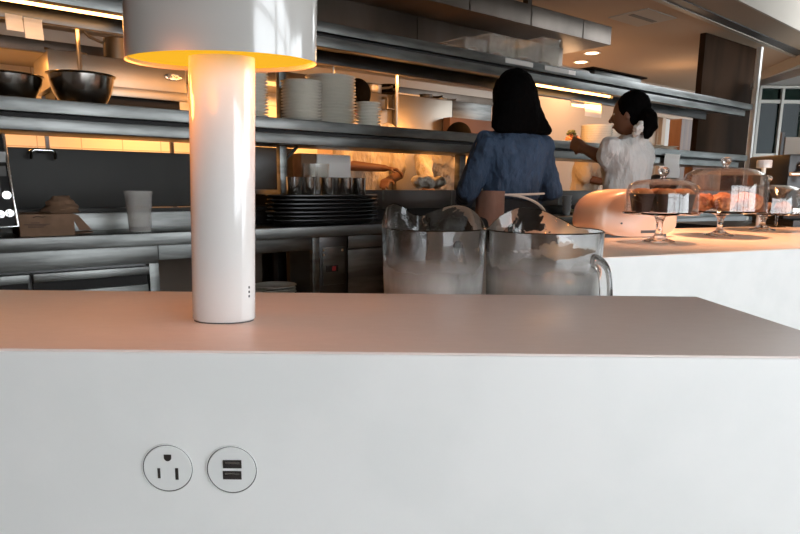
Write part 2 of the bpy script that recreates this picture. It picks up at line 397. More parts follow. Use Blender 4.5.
def disc_xz(mb, c, r, y0, y1, seg=48):
    rs = [[(c[0]+rr*cos(2*pi*k/seg), y, c[2]+rr*sin(2*pi*k/seg)) for k in range(seg)] for rr, y in ((r, y0), (r, y1+.0004), (r-.0004, y1))]
    return mb.rings(rs)
def ring_xz(mb, c, ra, rb, y0, y1, seg=64):
    rs = [[(c[0]+rr*cos(2*pi*k/seg), y, c[2]+rr*sin(2*pi*k/seg)) for k in range(seg)] for rr, y in ((ra, y0), (rb, y0), (rb, y1), (ra, y1))]
    return mb.rings(rs, closed=True)
GAPM = bsdf('outlet_gap', (.10, .095, .09), .6)
DARKH = bsdf('slot_dark', (.03, .025, .022), .5)
pc = ony(168, 468, fy); uc = ony(232, 469.5, fy)
R = abs(ony(194, 468, fy).x-ony(142.5, 468, fy).x)/2
for nm, c, lab in (('power_outlet', pc, 'round white three-slot power outlet in counter face, left of the pair'), ('usb_outlet', uc, 'round white outlet with two USB ports in counter face, right of the pair')):
    t = thing(nm, (c.x, fy, c.z), lab, 'outlet')
    obj('bezel', ring_xz(MB(), c, R-.0005, R, fy+.0005, fy-.0009), OUTL, t)
    obj('gap_ring', ring_xz(MB(), c, R-.0012, R-.0005, fy+.0005, fy-.0002), GAPM, t)
    obj('face_plate', disc_xz(MB(), c, R-.0012, fy+.002, fy-.0008), OUTL, t)
    def px(a, b): return ony(a, b, fy)
    if nm == 'power_outlet':
        for (xa, xb, ya, yb) in ((158, 161.2, 467.6, 477.5), (175.6, 179.2, 467.6, 479)):
            a, b = px(xa, ya), px(xb, yb)
            obj('blade_slot', MB().box((a.x, fy-.0012, b.z), (b.x, fy+.002, a.z)), DARKH, t, smooth=False)
        g = MB(); a, b = px(164.3, 454), px(172, 461); m = (a.x+b.x)/2; rr = (b.x-a.x)/2; zc = a.z-rr*.9
        prof = [(a.x, a.z), (b.x, a.z)]+[(m+rr*cos(-pi*k/10), zc+rr*sin(-pi*k/10)) for k in range(0, 11)]
        g.rings([[(x, y, z) for x, z in prof] for y in (fy-.0012, fy+.002)])
        obj('ground_hole', g, DARKH, t, smooth=False)
    else:
        for ya, yb in ((459.5, 467.5), (470.3, 478.6)):
            a, b = px(223.3, ya), px(242, yb)
            h = obj('usb_port', MB().box((a.x, fy-.0014, b.z), (b.x, fy+.002, a.z)), DARKH, t, smooth=False)
            hh = a.z-b.z
            g = MB(); g.box((a.x+.0015, fy-.0016, a.z-hh*.42), (b.x-.0012, fy-.0008, a.z-hh*.2))
            obj('port_tongue', g, CHROME, h, smooth=False)

# ------------------------------------------------------------------ table lamp
lp = onz(224, 324.3, ZT)
LR = .0243; LE = .62
LY = lp.y+LR*LE; LX = onz(224.2, 320, ZT).x
LEAN = .006
lamp = thing('table_lamp', (LX, LY, ZT), 'glossy white mushroom table lamp with wide drum shade, lit, on the front counter', 'lamp')
zs = ony(220, 62.5, LY).z
LR = abs(ony(255, 319, LY).x-ony(193.3, 319, LY).x)/2
SR = abs(ony(314.6, 62, LY).x-ony(125.6, 60, LY).x)/2
hh = zs-ZT
def lean(z): return LX-(-LEAN)*0+LEAN*(z-ZT)/hh
def lring(r, z, seg=96): return [(lean(z)+r*cos(2*pi*k/seg), LY+r*LE*sin(2*pi*k/seg), z) for k in range(seg)]
obj('base_shadow_gap', MB().rings([lring(LR-.0012, ZT), lring(LR-.0012, ZT+.0012)]), TRIMD, lamp)  # dark ring stands in for the shadow gap under the post
obj('lamp_post', MB().rings([lring(LR-.0012, ZT+.0009), lring(LR, ZT+.002), lring(LR, ZT+.1), lring(LR, zs+.004), lring(LR-.002, zs+.006)]), LAMPW, lamp)
sh = MB().rings([lring(SR-.0018, zs+.001), lring(SR, zs), lring(SR, zs+.098), lring(SR-.003, zs+.106), lring(SR-.012, zs+.110), lring(.004, zs+.112), lring(.004, zs+.109), lring(SR-.0022, zs+.105)], cap0=False, cap1=False, closed=True)
obj('lamp_shade', sh, SHADE, lamp)
obj('diffuser', MB().rings([lring(LR+.0004, zs+.0032), lring(SR-.0019, zs+.0032), lring(SR-.0019, zs+.006), lring(LR+.0004, zs+.006)], closed=True), BULBE, lamp)
# tiny dark print low on the post
for z in (.020, .0235, .027):
    a = -.50
    x = lean(ZT+z)+(LR+.0001)*cos(a); y = LY+(LR+.0001)*LE*sin(a)
    obj('printed_mark', MB().box((x-.0006, y-.0003, ZT+z), (x+.0006, y+.0006, ZT+z+.0018)), TRIMD, lamp, smooth=False)

# ------------------------------------------------------------------ pitchers
LZ = .84
def pitcher(cx, cy, rt, rb, zr, lab, spout, handle, wl, mist, rise):
    t = thing('water_pitcher', (cx, cy, LZ), lab, 'pitcher', 'glass water pitchers')
    H = zr-LZ; seg = 96; th = .0035
    def rim(a, base):
        z = base
        for (aa, wid, hgt) in rise:
            d = (a-aa+pi) % (2*pi)-pi
            if abs(d) < wid: z += hgt*(cos(pi*d/wid)*.5+.5)**.6
        return z
    def rad(z, a, inner):
        f_ = z/H; r = rb+(rt-rb)*min(1, f_)**.9
        d = (a-spout+pi) % (2*pi)-pi
        if f_ > .75 and abs(d) < .5: r += .010*((f_-.75)/.25)**2*(cos(pi*d/.5)*.5+.5)
        return r-(th if inner else 0)
    A = [2*pi*k/seg for k in range(seg)]
    outer = []
    NZ = 22
    rings = []
    rings.append([(cx+.6*rb*cos(a), cy+.6*rb*sin(a), LZ+.0008) for a in A])
    for i in range(NZ+1):
        q = i/NZ
        r_ = []
        for a in A:
            top = rim(a, H); z = top*q
            rr = rad(min(z, top), a, False)
            if q < .001: rr -= .003
            r_.append((cx+rr*cos(a), cy+rr*sin(a), LZ+z+(.0008 if q == 0 else 0)))
        rings.append(r_)
    for i in range(NZ, 1, -1):
        q = i/NZ
        r_ = []
        for a in A:
            top = rim(a, H); z = top*q if i < NZ else top+.0012
            if i < NZ:
                rr = rad(min(z, top), a, True)
            else: rr = rad(top, a, False)-th*.5
            r_.append((cx+rr*cos(a), cy+rr*sin(a), LZ+z))
        rings.append(r_)
    rings.append([(cx+.5*rb*cos(a), cy+.5*rb*sin(a), LZ+.012) for a in A])
    body = obj('pitcher_body', MB().rings(rings), misted('misted_glass_%s' % ('a' if mist > .6 else 'b'), wl-.004, wl+.012 if mist < .6 else wl+.028, mist), t, loc=(cx, cy, LZ))
    # water
    zi = []
    for i in range(12):
        z = .014+(wl-.014)*i/11
        zi.append([(cx+(rad(z, a, True)-.0006)*cos(a), cy+(rad(z, a, True)-.0006)*sin(a), LZ+z) for a in A])
    obj('water', MB().rings(zi), bsdf('water', (.93, .95, .94), .0, trans=1., ior=1.33), t)
    # handle
    c, s = cos(handle), sin(handle)
    pts = []
    for (r, z) in ((rt-.004, H*.86), (rt+.004, H*.86), (rt+.012, H*.82), (rt+.016, H*.72), (rt+.016, H*.5), (rt+.010, H*.3), (rb+.006, H*.17), (rb-.001, H*.15)):
        pts.append((cx+r*c, cy+r*s, LZ+z))
    P = []
    for i in range(len(pts)-1):
        for k in range(4):
            a, b = Vector(pts[i]), Vector(pts[i+1]); P.append(a.lerp(b, k/4))
    P.append(Vector(pts[-1]))
    for _ in range(3): P = [P[0]]+[(P[i-1]+P[i]*2+P[i+1])/4 for i in range(1, len(P)-1)]+[P[-1]]
    obj('handle', MB().tube(P, .0052, 12, flat=1.5), GLASS, t)
    return t
p1 = ony(434, 235, .70); w = abs(ony(486.5, 240, .70).x-ony(382, 240, .70).x)/2
pitcher(p1.x, .705, w, w*.86, ony(434, 231, .66).z, 'misted glass water pitcher on the ledge, left of the two', radians(95), radians(55), .155, .80,
        [(radians(143), .80, .025), (radians(58), 1.0, .024)])
p2 = ony(545, 235, .71); w = abs(ony(604, 240, .71).x-ony(487, 240, .71).x)/2
pitcher(p2.x, .715, w, w*.86, ony(545, 234, .66).z, 'full glass water pitcher with side handle on the ledge, right of the two', radians(90), radians(-48), .158, .68,
        [(radians(98), 1.0, .022)])

# ------------------------------------------------------------------ bar with cake stands (right)
ZB = .92
ra, rb_ = onz(613, 257, ZB), onz(800, 248.3, ZB)
rd = (rb_-ra).normalized(); rp = Vector((-rd.y, rd.x, 0))
RA = ra-rd*.17; RBp = ra+rd*4.2
DEP = .80
bar = thing('serving_bar', RA, 'long white serving bar holding the cake stands at right', 'counter')
bar['_w'] = tuple(RA)
def bp(a, b): return RA+rd*a+rp*b
L_ = (RBp-RA).length
pts = [bp(0, 0), bp(L_, 0), bp(L_, DEP), bp(0, DEP)]
obj('bar_top', MB().prism([(p.x, p.y) for p in pts], ZB-.003, ZB, .0008), SOLID, bar)
pts = [bp(0, .001), bp(L_, .001), bp(L_, .05), bp(0, .05)]
obj('front_panel', MB().prism([(p.x, p.y) for p in pts], 0, ZB-.003), LAMI, bar, smooth=False)
pts = [bp(.01, .06), bp(L_, .06), bp(L_, DEP-.01), bp(.01, DEP-.01)]
obj('base_cabinet', MB().prism([(p.x, p.y) for p in pts], 0, ZB-.004), LAMI, bar, smooth=False)

def stand(px, py, dompx, ztop, footy, lab, kind, D=None):
    """glass cake stand + glass dome + its bakes, base centre seen at (px, py) on the bar top"""
    b = onz(px, py, ZB)
    sc_ = b.y/ FP
    R_ = dompx/2*sc_*1.0
    hp = ztop                                             # plate height above the bar
    t = thing('cake_stand', b, lab[0], 'cake stand', 'glass cake stands on the white bar')
    pf = [(.045, .001), (.052, .003), (.050, .006), (.030, .012), (.014, .022), (.010, .035), (.011, hp-.03), (.018, hp-.014), (.05, hp-.006), (R_*1.02, hp-.004), (R_*1.03, hp), (R_*1.01, hp+.003), (.02, hp+.001)]
    obj('stand_glass', MB().lathe(b, [(r*(1.0), z) for r, z in pf], 40), GLASS, t)
    k = thing('glass_dome', b+Vector((0, 0, hp+.004)), lab[1], 'cake dome', 'glass cake domes')
    Hd = D
    pr = [(R_*.985, 0), (R_*.975, Hd*.3), (R_*.96, Hd*.62), (R_*.88, Hd*.84), (R_*.70, Hd*.95), (R_*.4, Hd*.99), (.012, Hd)]
    pi_ = [(r-.0035 if r > .02 else .003, z-.0035 if z > 0 else z) for r, z in pr][::-1]
    obj('dome_shell', MB().lathe(b+Vector((0, 0, hp+.0045)), pr+pi_, 48, closed=True), DOME, k)
    zz = b+Vector((0, 0, hp+.004+Hd))
    obj('dome_knob', MB().lathe(zz, [(.012, -.001), (.008, .004), (.008, .009), (.015, .016), (.0185, .024), (.017, .032), (.009, .038), (.002, .039)], 24), GLASS, k)
    n = {'muffin': 7, 'pastry': 9, 'mix': 5}[kind]
    G = {'muffin': 'dark muffins under the first dome', 'pastry': 'golden pastries under the large dome', 'mix': 'bakes under the rear dome'}[kind]
    for i in range(n):
        if i == 0: off = Vector((0, 0, 0))
        else:
            a = i*2*pi/(n-1)+.35; off = Vector((cos(a), sin(a), 0))*R_*.62
        p = b+off+Vector((0, 0, hp+.0035))
        if kind == 'muffin':
            m = thing('muffin', p, '', 'muffin', G)
            obj('baking_cup', MB().lathe(p, [(.022, 0), (.030, .045), (.034, .058), (.028, .058)], 14), MCUP, m)
            q = MB(); q.ell(p+Vector((0, 0, .058)), (.029, .029, .018), 14, 8)
            obj('muffin_top', q, MUFF, m)
        else:
            rr = .041 if kind == 'pastry' else .028
            q = MB(); q.ell(p+Vector((0, 0, rr*.74)), (rr, rr*.86, rr*.75), 18, 12)
            for v in q.bm.verts:
                d = (v.co-p); v.co += d.normalized()*.012*noise.noise(v.co*40)+Vector((0, 0, .003*sin(38*(v.co.x+v.co.y)*2)))
            for v in q.bm.verts:
                if v.co.z < p.z: v.co.z = p.z
            m = obj('pastry_roll', q, PASTRY if kind == 'pastry' else MUFF, loc=p); tag(m, '', 'pastry', G)
        # where it sits, told by direction
        if i == 0: s = 'at the middle'
        else:
            deg = (degrees(atan2(off.y, off.x))) % 360
            s = ['toward the right rim', 'at the back right', 'at the back rim', 'at the back left', 'toward the left rim', 'at the front left', 'at the front rim', 'at the front right'][int((deg+22.5)//45) % 8]
        m['label'] = {'muffin': 'brown muffin in dark paper cup %s of the leftmost cake stand', 'pastry': 'golden crusty pastry %s of the large middle cake stand', 'mix': 'small brown bake %s of the third cake stand'}[kind] % s
    return b, R_
s1b, _ = stand(658, 242, 70, .096, 0, ('clear glass cake stand carrying muffins, leftmost on the bar', 'low glass dome over dark muffins on the leftmost stand'), 'muffin', D=.105)
s2b, _ = stand(719, 236, 80, .093, 0, ('wide glass cake stand carrying golden pastries in the middle', 'tall wide glass dome over the golden pastries'), 'pastry', D=.155)
s3b, _ = stand(762, 230.5, 67, .075, 0, ('glass cake stand right of and behind the wide pastry stand', 'glass dome over small bakes, right of the pastry dome'), 'mix', D=.115)
# pastry stand 4, cut by the right edge of frame
b4 = onz(826, 232, ZB); t = thing('glass_jar', b4, 'clear glass jar of brown bakes cut by the right edge of the photo', 'jar')
obj('jar_glass', MB().lathe(b4, [(.07, .0005), (.085, .004), (.087, .12), (.09, .19), (.0865, .19), (.083, .12), (.081, .006), (.002, .005)], 36), DOME, t)
obj('jar_lid', MB().lathe(b4, [(.091, .192), (.092, .2), (.03, .215), (.012, .222), (.014, .235), (.002, .24)], 36), DOME, t)
m = MB()
for k in range(7):
    a = k*2*pi/6; r = 0 if k == 6 else .042
    m.ell(b4+Vector((r*cos(a), r*sin(a), .042)), (.034, .03, .03), 12, 8)
tag(obj('cookie_pile', m, PASTRY), 'pile of small brown bakes inside the glass jar at right edge', 'bakes')['kind'] = 'stuff'

# domed peach enamel machine
mc = onz(618, 234, ZB)
d_, q_ = rd, rp
mt = thing('countertop_machine', mc, 'rounded peach enamel countertop machine left of the cake stands', 'appliance')
yb = 2.24
xl = ony(573.5, 232, yb).x; xr = ony(676, 232, yb).x
zt_ = ony(620, 189, yb).z
mcx = (xl+xr)/2+.025; hw = (xr-xl)/2*.93; Hh = zt_-ZB
ang = atan2(rd.y, rd.x)*.55
sec = []
N = 40
def mprof(f_):                                             # body outline, wide round left shoulder
    P = []
    for k in range(N):
        a = 2*pi*k/N; c, s = cos(a), sin(a)
        e = .72
        x = hw*f_*(abs(c)**e)*(1 if c > 0 else -1)
        z = Hh*.5*(abs(s)**.85)*(1 if s > 0 else -1)
        P.append((x, z))
    return P
mm = MB(Matrix.Translation((mcx, yb+.09, ZB)) @ Matrix.Rotation(ang, 4, 'Z'))
rings = []
for dy, f_, g in ((-.10, .80, .86), (-.095, .90, .93), (-.08, .97, .985), (-.05, 1., 1.), (.05, 1., 1.), (.08, .97, .985), (.10, .88, .93)):
    rr = []
    for k in range(N):
        a = 2*pi*k/N; c, s = cos(a), sin(a)
        x = hw*f_*(abs(c)**.78)*(1 if c > 0 else -1)
        z = (abs(s)**(.78 if c < 0 else .75))*(1 if s > 0 else -1)
        zz = Hh*.30+ (Hh*.70*g*z if z > 0 else Hh*.285*z)
        rr.append((x, dy, zz))
    rings.append(rr)
mm.rings(rings); obj('machine_body', mm, MACH, mt)
mm = MB(Matrix.Translation((mcx, yb+.09, ZB)) @ Matrix.Rotation(ang, 4, 'Z'))
mm.box((-hw*.72, -.085, 0), (hw*.72, .085, .012)); obj('machine_foot', mm, BLACKP, mt, smooth=False)
mm = MB(Matrix.Translation((mcx, yb+.09, ZB)) @ Matrix.Rotation(ang, 4, 'Z'))
mm.box((hw*.05, -.103, .016), (hw*.55, -.093, .026)); obj('drip_slot', mm, TRIMD, mt, smooth=False)
sp = ony(597, 224, yb)
mm = MB(Matrix.Translation((mcx, yb+.09, ZB)) @ Matrix.Rotation(ang, 4, 'Z'))
mm.cyl((-hw*.42, -.1035, Hh*.3), (-hw*.42, -.096, Hh*.3), .0035, 12); obj('screw', mm, TRIMD, mt)

# small second lamp, glassware and coffee machine at the far end of the bar
l2 = onz(761, 197, ZB)
k = 2.95/FP
l2 = ony(761.5, 190, 2.95); l2.z = ZB
# keep it standing on the bar: far enough along
t = thing('table_lamp', l2, 'small white mushroom table lamp glowing behind the cake domes', 'lamp')
zt2 = ony(761.5, 160, 2.95).z; zs2 = ony(761.5, 168, 2.95).z
obj('lamp_post', MB().lathe(l2, [(.010, .0), (.010, zs2-ZB+.004)], 24), LAMPW, t)
obj('lamp_shade', MB().lathe((l2.x, l2.y, zs2), [(.031, 0), (.033, .002), (.033, zt2-zs2-.004), (.030, zt2-zs2), (.003, zt2-zs2), (.003, zt2-zs2-.003), (.029, zt2-zs2-.005), (.030, .0)], 32, closed=True), LAMPW, t)
obj('diffuser', MB().lathe((l2.x, l2.y, zs2), [(.0106, .002), (.029, .002), (.029, .004), (.0106, .004)], 32, closed=True), BULBE, t)
# bar extends under it? a rear shelf carries these things
cm = ony(795, 200, 3.1)
t = thing('espresso_machine', (cm.x+.12, 3.1, ZB), 'black and chrome espresso machine at the right edge behind the domes', 'coffee machine')
x0 = ony(775, 180, 3.1).x
obj('machine_body', MB().box((x0, 3.0, ZB+.03), (x0+.7, 3.35, ony(790, 155, 3.1).z), .01), BLACKP, t)
obj('drip_tray', MB().box((x0-.02, 2.9, ZB+.06), (x0+.7, 3.0, ZB+.09), .004), CHROME, t)
obj('machine_foot', MB().box((x0+.02, 2.95, ZB), (x0+.66, 3.3, ZB+.03)), BLACKP, t, smooth=False)
q = MB(); q.tube([(x0+.05, 2.99, 1.19), (x0+.05, 2.94, 1.18), (x0+.05, 2.93, 1.13)], .012, 10); obj('steam_wand', q, CHROME, t)
q = MB(); q.ell((x0+.09, 2.985, 1.205), (.055, .02, .028), 20, 10); obj('brew_head', q, CHROME, t)
q = MB(); q.cyl((x0-.015, 2.96, 1.165), (x0+.11, 2.96, 1.165), .009, 10); obj('filter_handle', q, CHROME, t)
a, b_ = ony(786, 137, 4.0), ony(812, 157, 4.0)
sg = thing('display_screen', ((a.x+b_.x)/2, 4.0, ZB), 'beige backed screen standing above the espresso machine', 'screen')
obj('screen_panel', MB().box((a.x, 4.0, b_.z), (b_.x+.1, 4.03, a.z), .004), bsdf('beige_plastic', (.42, .36, .30), .6), sg)
obj('screen_bezel', MB().box((a.x-.02, 4.01, b_.z-.02), (a.x-.001, 4.03, a.z+.03)), BLACKP, sg, smooth=False)
obj('screen_stand', MB().box(((a.x+b_.x)/2-.03, 4.01, 0), ((a.x+b_.x)/2+.03, 4.05, b_.z)), BLACKP, sg, smooth=False)
a = ony(748, 196, 3.3)
# rear cabinet carrying the small lamp and machine
pts = [bp(1.6, DEP+.012), bp(L_, DEP+.012), bp(L_, DEP+.4), bp(1.6, DEP+.4)]
rc = tag(obj('rear_cabinet', MB().prism([(p.x, p.y) for p in pts], 0, ZB-.0005), BLACKP, smooth=False), 'dark rear cabinet carrying the espresso machine and small lamp', 'cabinet')
g = thing('glass_coupe', ony(778, 190, 2.9)*1, 'stemmed glass coupe beside the small lamp, at right', 'glass')
gp = Vector((ony(780, 190, 2.93).x, 2.93, ZB)); g.location = gp; g['_w'] = tuple(gp)
obj('stem', MB().lathe(gp, [(.04, .0005), (.038, .003), (.006, .008), (.006, .13)], 24), GLASS, g)
obj('bowl', MB().lathe(gp, [(.006, .13), (.03, .145), (.062, .185), (.059, .185), (.028, .149), (.003, .134)], 32, closed=True), DOME, g)

# ------------------------------------------------------------------ kitchen pass (worktop, cabinets)
N0 = 2.555; NB = 2.84; ZW = .90
SL = -1.2; SR_ = 6.2
wt = tag(obj('kitchen_worktop', kbox((SL, N0, ZW-.05), (SR_, NB, ZW), .004), STEEL), 'long brushed steel worktop of the kitchen pass', 'worktop')
def sx(px, py=250, n=2.6): return kn(px, py, n).x
def zy(px, py, n): return kn(px, py, n).z
n1 = 2.60
# drawer cabinet at left
sA, sB, sC, sD = sx(-60), sx(28), sx(148), sx(158)
cabd = thing('drawer_cabinet', W(sB, 2.7, 0), 'steel drawer cabinet under the worktop at left', 'cabinet')
obj('carcass', kbox((sA-.3, n1+.03, .0), (sD, 2.83, ZW-.052)), STEELD, cabd, smooth=False)
obj('top_rail', kbox((sA-.3, n1, ZW-.125), (sD-.0, n1+.03, ZW-.052), .002), STEEL, cabd)
obj('side_post', kbox((sC, n1-.002, .05), (sD, n1+.03, ZW-.126), .002), STEEL, cabd)
for a, b in ((sA-.3, sB-.006), (sB+.006, sC-.006)):
    zt = ZW-.135
    for j in range(3):
        z1 = zt-j*.25
        d = obj('drawer', kbox((a, n1, z1-.24), (b, n1+.028, z1-.075), .003), STEEL, cabd)
        obj('drawer_pull', kbox((a, n1-.022, z1-.032), (b, n1+.028, z1), .003), STEEL, d)
        obj('pull_channel', kbox((a+.002, n1+.012, z1-.076), (b-.002, n1+.028, z1-.03)), BLACKM, d, smooth=False)
# open bay with rails
sE, sF, sG = sx(312), sx(319), sx(347)
opn = thing('open_base_cabinet', W((sD+sE)/2, 2.8, 0), 'open steel bay under the worktop, plates on its shelf, beside the lamp', 'cabinet')
obj('rail', kbox((sD+.002, n1, ZW-.115), (sE, n1+.025, ZW-.053), .002), STEEL, opn)
obj('back_panel', kbox((sD+.002, 3.15, 0), (sE, 3.18, ZW-.053)), bsdf('tan_panel', (.13, .095, .07), .6), opn, smooth=False)
shz = zy(275, 293, 2.8)-.05
obj('shelf', kbox((sD+.002, n1+.02, shz-.03), (sE, 3.15, shz), .002), STEELD, opn)
sq = sx(282, 250, 3.0)
obj('inner_post', kbox((sq-.025, 3.0, shz), (sq+.025, 3.05, ZW-.053)), STEELD, opn, smooth=False)
# closed cabinets to the right
cl = thing('closed_base_cabinet', W((sE+3.2)/2, 2.8, 0), 'closed steel cabinet right of the open bay with a small red switch plate', 'cabinet')
obj('carcass', kbox((sE+.001, n1+.025, 0), (SR_, 2.83, ZW-.053)), STEELD, cl, smooth=False)
obj('frame_post', kbox((sE+.001, n1-.004, .05), (sF, n1+.025, ZW-.053), .002), STEEL, cl)
obj('side_panel', kbox((sF+.003, n1, .05), (sG, n1+.025, ZW-.053), .002), STEELD, cl)
pl = obj('switch_plate', kbox((sx(322), n1-.006, zy(330, 285, n1)), (sx(344), n1, zy(330, 247, n1)), .002), STEEL, cl)
for px, py in ((323.5, 250), (342, 250), (323.5, 255)):
    c = kn(px, py, n1-.006); obj('screw', MB(KM).cyl((c.x, n1-.010, c.z), (c.x, n1-.005, c.z), .006, 10), CHROME, pl)
a, b = kn(325.5, 265.5, n1), kn(337, 271, n1)
sw = obj('rocker_switch', kbox((a.x, n1-.012, b.z), (b.x, n1-.006, a.z), .001), BLACKP, pl)
obj('red_marker', kbox((a.x+.03, n1-.014, b.z+.006), (b.x-.015, n1-.012, a.z-.006)), RED, sw, smooth=False)
s = sG+.006
wid = [.55, .6, .6, .6, .6]
for i, w_ in enumerate(wid):
    zt = zy(360, 247.5, n1)
    obj('door', kbox((s, n1, .1), (s+w_-.006, n1+.024, zt-.008), .003), STEEL, cl)
    obj('upper_panel', kbox((s, n1-.003, zt), (s+w_-.006, n1+.024, ZW-.056), .002), STEEL, cl)
    s += w_
# raised back ledge left (between worktop and charcoal lid)
bzt = zy(150, 212, NB)
sH = sx(286, 200, NB)
bs = thing('back_ledge', W(1.0, NB, ZW), 'low steel backsplash ledge behind the box and the plastic beaker', 'ledge')
obj('splash_panel', kbox((SL, NB+.0005, ZW-.05), (sH, NB+.02, bzt), .002), STEEL, bs)
obj('ledge_top', kbox((SL, NB+.02, bzt-.02), (sH, NB+.155, bzt+.012), .003), STEELD, bs)
obj('ledge_rim', kbox((SL, NB-.001, bzt+.001), (sH, NB+.02, zy(150, 207.5, NB)), .002), CHAR, bs)
# charcoal lid with handle
NL = 3.0
ld = thing('refrigerated_unit', W(.7, 3.1, 0), 'charcoal panelled kitchen unit with chrome handle behind the worktop, left', 'appliance')
ltz = zy(120, 151, NL)
lidb = obj('lid_panel', kbox((SL, NL, bzt+.015), (sx(187, 180, NL)+.10, NL+.03, ltz), .004), CHAR, ld)
obj('unit_body', kbox((SL, NL+.04, 0), (sD, 3.3, bzt+.2)), STEELD, ld, smooth=False)
a, b = kn(31, 149.5, NL-.05), kn(55, 149.5, NL-.05)
zh = a.z
q = MB(KM); q.tube([(a.x, NL, zh-.035), (a.x, NL-.035, zh-.03), (a.x, NL-.045, zh-.008), (a.x+.012, NL-.045, zh), (b.x-.012, NL-.045, zh), (b.x, NL-.045, zh-.008), (b.x, NL-.035, zh-.03), (b.x, NL, zh-.035)], .008, 10)
obj('lid_handle', q, CHROME, ld)
# steel side panel behind post
a, b = kn(262, 146, 3.2), kn(304, 192, 3.2)
tag(obj('steel_partition', kbox((sx(250, 170, 3.2), 3.32, 0), (sx(304, 170, 3.2), 3.36, 1.30)), STEELD, smooth=False), 'grey steel partition behind the slim post right of the lamp', 'panel')
# pass body to the right
pz = zy(420, 190, NB)
PS = kn(757, 80, 2.9).x
pb = thing('pass_station', W(3.5, 3.0, 0), 'dark steel hot pass station behind the women, below the shelves', 'counter')
obj('front_band', kbox((sH+.03, NB, zy(420, 208, NB)), (PS+.06, NB+.03, pz), .003), STEELD, pb)
obj('well', kbox((sE+.14, NB+.05, .0), (PS+.06, 3.30, zy(420, 208, NB)-.002)), BLACKM, pb, smooth=False)
obj('pass_top', kbox((sH+.03, NB+.03, pz-.03), (PS+.06, 3.30, pz-.004), .002), STEEL, pb)
s = sH+.6
while s < PS-.1:
    obj('panel_seam', kbox((s, NB-.003, zy(420, 208, NB)), (s+.012, NB, pz)), STEEL, pb, smooth=False); s += .52

# ------------------------------------------------------------------ overhead double shelf
NS = 2.75; ND = 3.12
os_ = thing('overhead_shelf', W(3, NS, ZW), 'two-tier brushed steel overhead shelf running along the kitchen pass', 'shelf')
PS = kn(757, 80, 2.9).x
zl, zu = 1.405, 1.875
s0_, s1_ = SL, kn(753, 105, NS).x
obj('lower_shelf', kbox((s0_, NS, zl-.052), (s1_, ND, zl), .004), STEEL, os_)
obj('lower_rail', kbox((s0_, NS+.01, zl-.118), (s1_-.15, ND-.05, zl-.070), .004), STEEL, os_)
obj('lower_spacer', kbox((s0_, NS+.04, zl-.0715), (s1_-.16, ND-.06, zl-.0505)), BLACKM, os_, smooth=False)
obj('upper_shelf', kbox((s0_, NS, zu-.050), (s1_, ND+.05, zu), .004), STEEL, os_)
obj('upper_rail', kbox((s0_, NS+.01, zu-.116), (s1_-.12, NS+.06, zu-.066), .004), STEEL, os_)
obj('upper_spacer', kbox((s0_, NS+.04, zu-.069), (s1_-.13, NS+.10, zu-.049)), BLACKM, os_, smooth=False)
obj('rear_rail', kbox((s0_, ND, kn(60, 25, ND).z), (s1_-.13, ND+.04, zu-.0495), .002), STEELD, os_)
def post(s, z0, z1, w_=.035, n=2.9, mat=STEEL): obj('post', kbox((s-w_/2, n-w_/2, z0), (s+w_/2, n+w_/2, z1), .004), mat, os_)
sp1 = kn(282, 170, 2.9).x
post(sp1, bzt+.0125, zl-.12, .04); post(kn(281, 90, 3.07).x, zl, zu-.07, .04, 3.07)
post(kn(460, 170, 2.9).x, pz-.004, zl-.12, .05)
post(PS, pz-.0025, kn(760, 47, 2.9).z, .045, 2.9, bsdf('brushed_aluminium', (.50, .50, .47), .55, .4))
post(kn(-70, 150, 2.9).x, bzt+.0125, zu-.07, .05)
q = MB(KM); q.tube([(sp1+.02, 2.9, zl-.19), (sp1+.09, 2.9, zl-.12)], .008, 6); obj('brace', q, STEEL, os_)
# label strips on the upper shelf edge
for (pa, pb_) in ((505, 533), (545, 570), (569, 576)):
    a, b = kn(pa, 60, NS), kn(pb_, 60, NS)
    obj('label_strip', kbox((a.x, NS-.003, zu-.036), (b.x, NS, zu-.008)), bsdf('strip_grey', (.46, .44, .41), .5) if pa < 560 else PAPER, os_, smooth=False)

# heat lamps under upper shelf
for (pa, pb_, ya, lab) in ((-40, 124, 8, 'glowing strip heat lamp under the upper shelf at left, behind the lamp shade'), (533, 612, 90, 'glowing strip heat lamp under the upper shelf between the two women')):
    n_ = 2.93
    a, b = kn(pa, ya, n_).x, kn(pb_, ya, n_).x
    zz = kn(60, 6, n_).z+.010 if pa < 0 else kn(570, 89.5, n_).z+.010
    t = thing('heat_lamp', W((a+b)/2, n_+.04, zz), lab, 'heat lamp', 'strip heat lamps')
    obj('reflector', kbox((a-.03, n_-.015, zz+.0), (b+.03, n_+.10, zz+.008)), STEEL, t, smooth=False)
    q = MB(KM); q.tube([(a, n_+.02, zz-.010), ((a+b)/2, n_+.02, zz-.010), (b, n_+.02, zz-.010)], .010, 10); obj('heating_tube', q, HEATE, t)
    for s in (a-.02, b+.012): obj('end_bracket', kbox((s, n_-.005, zz-.025), (s+.008, n_+.05, zz)), STEEL, t, smooth=False)
# stay rods hanging from the upper shelf
for px_, pt, pb2, n_ in ((76, 18, 78, 3.2), (397, 68, 125, 3.2), (333, 55, 78, 3.2)):
    a, b = kn(px_, pt, n_), kn(px_, pb2, n_)
    tag(obj('stay_rod', MB(KM).cyl((a.x, n_, zl-.02 if False else b.z), (a.x, n_, zu-.06), .009, 8), BRASSY), {76: 'thin metal rod hanging from the upper shelf at far left', 397: 'thin metal rod behind the shortest plate stack', 333: 'thin metal rod above the tallest plate stack'}[px_], 'rod')

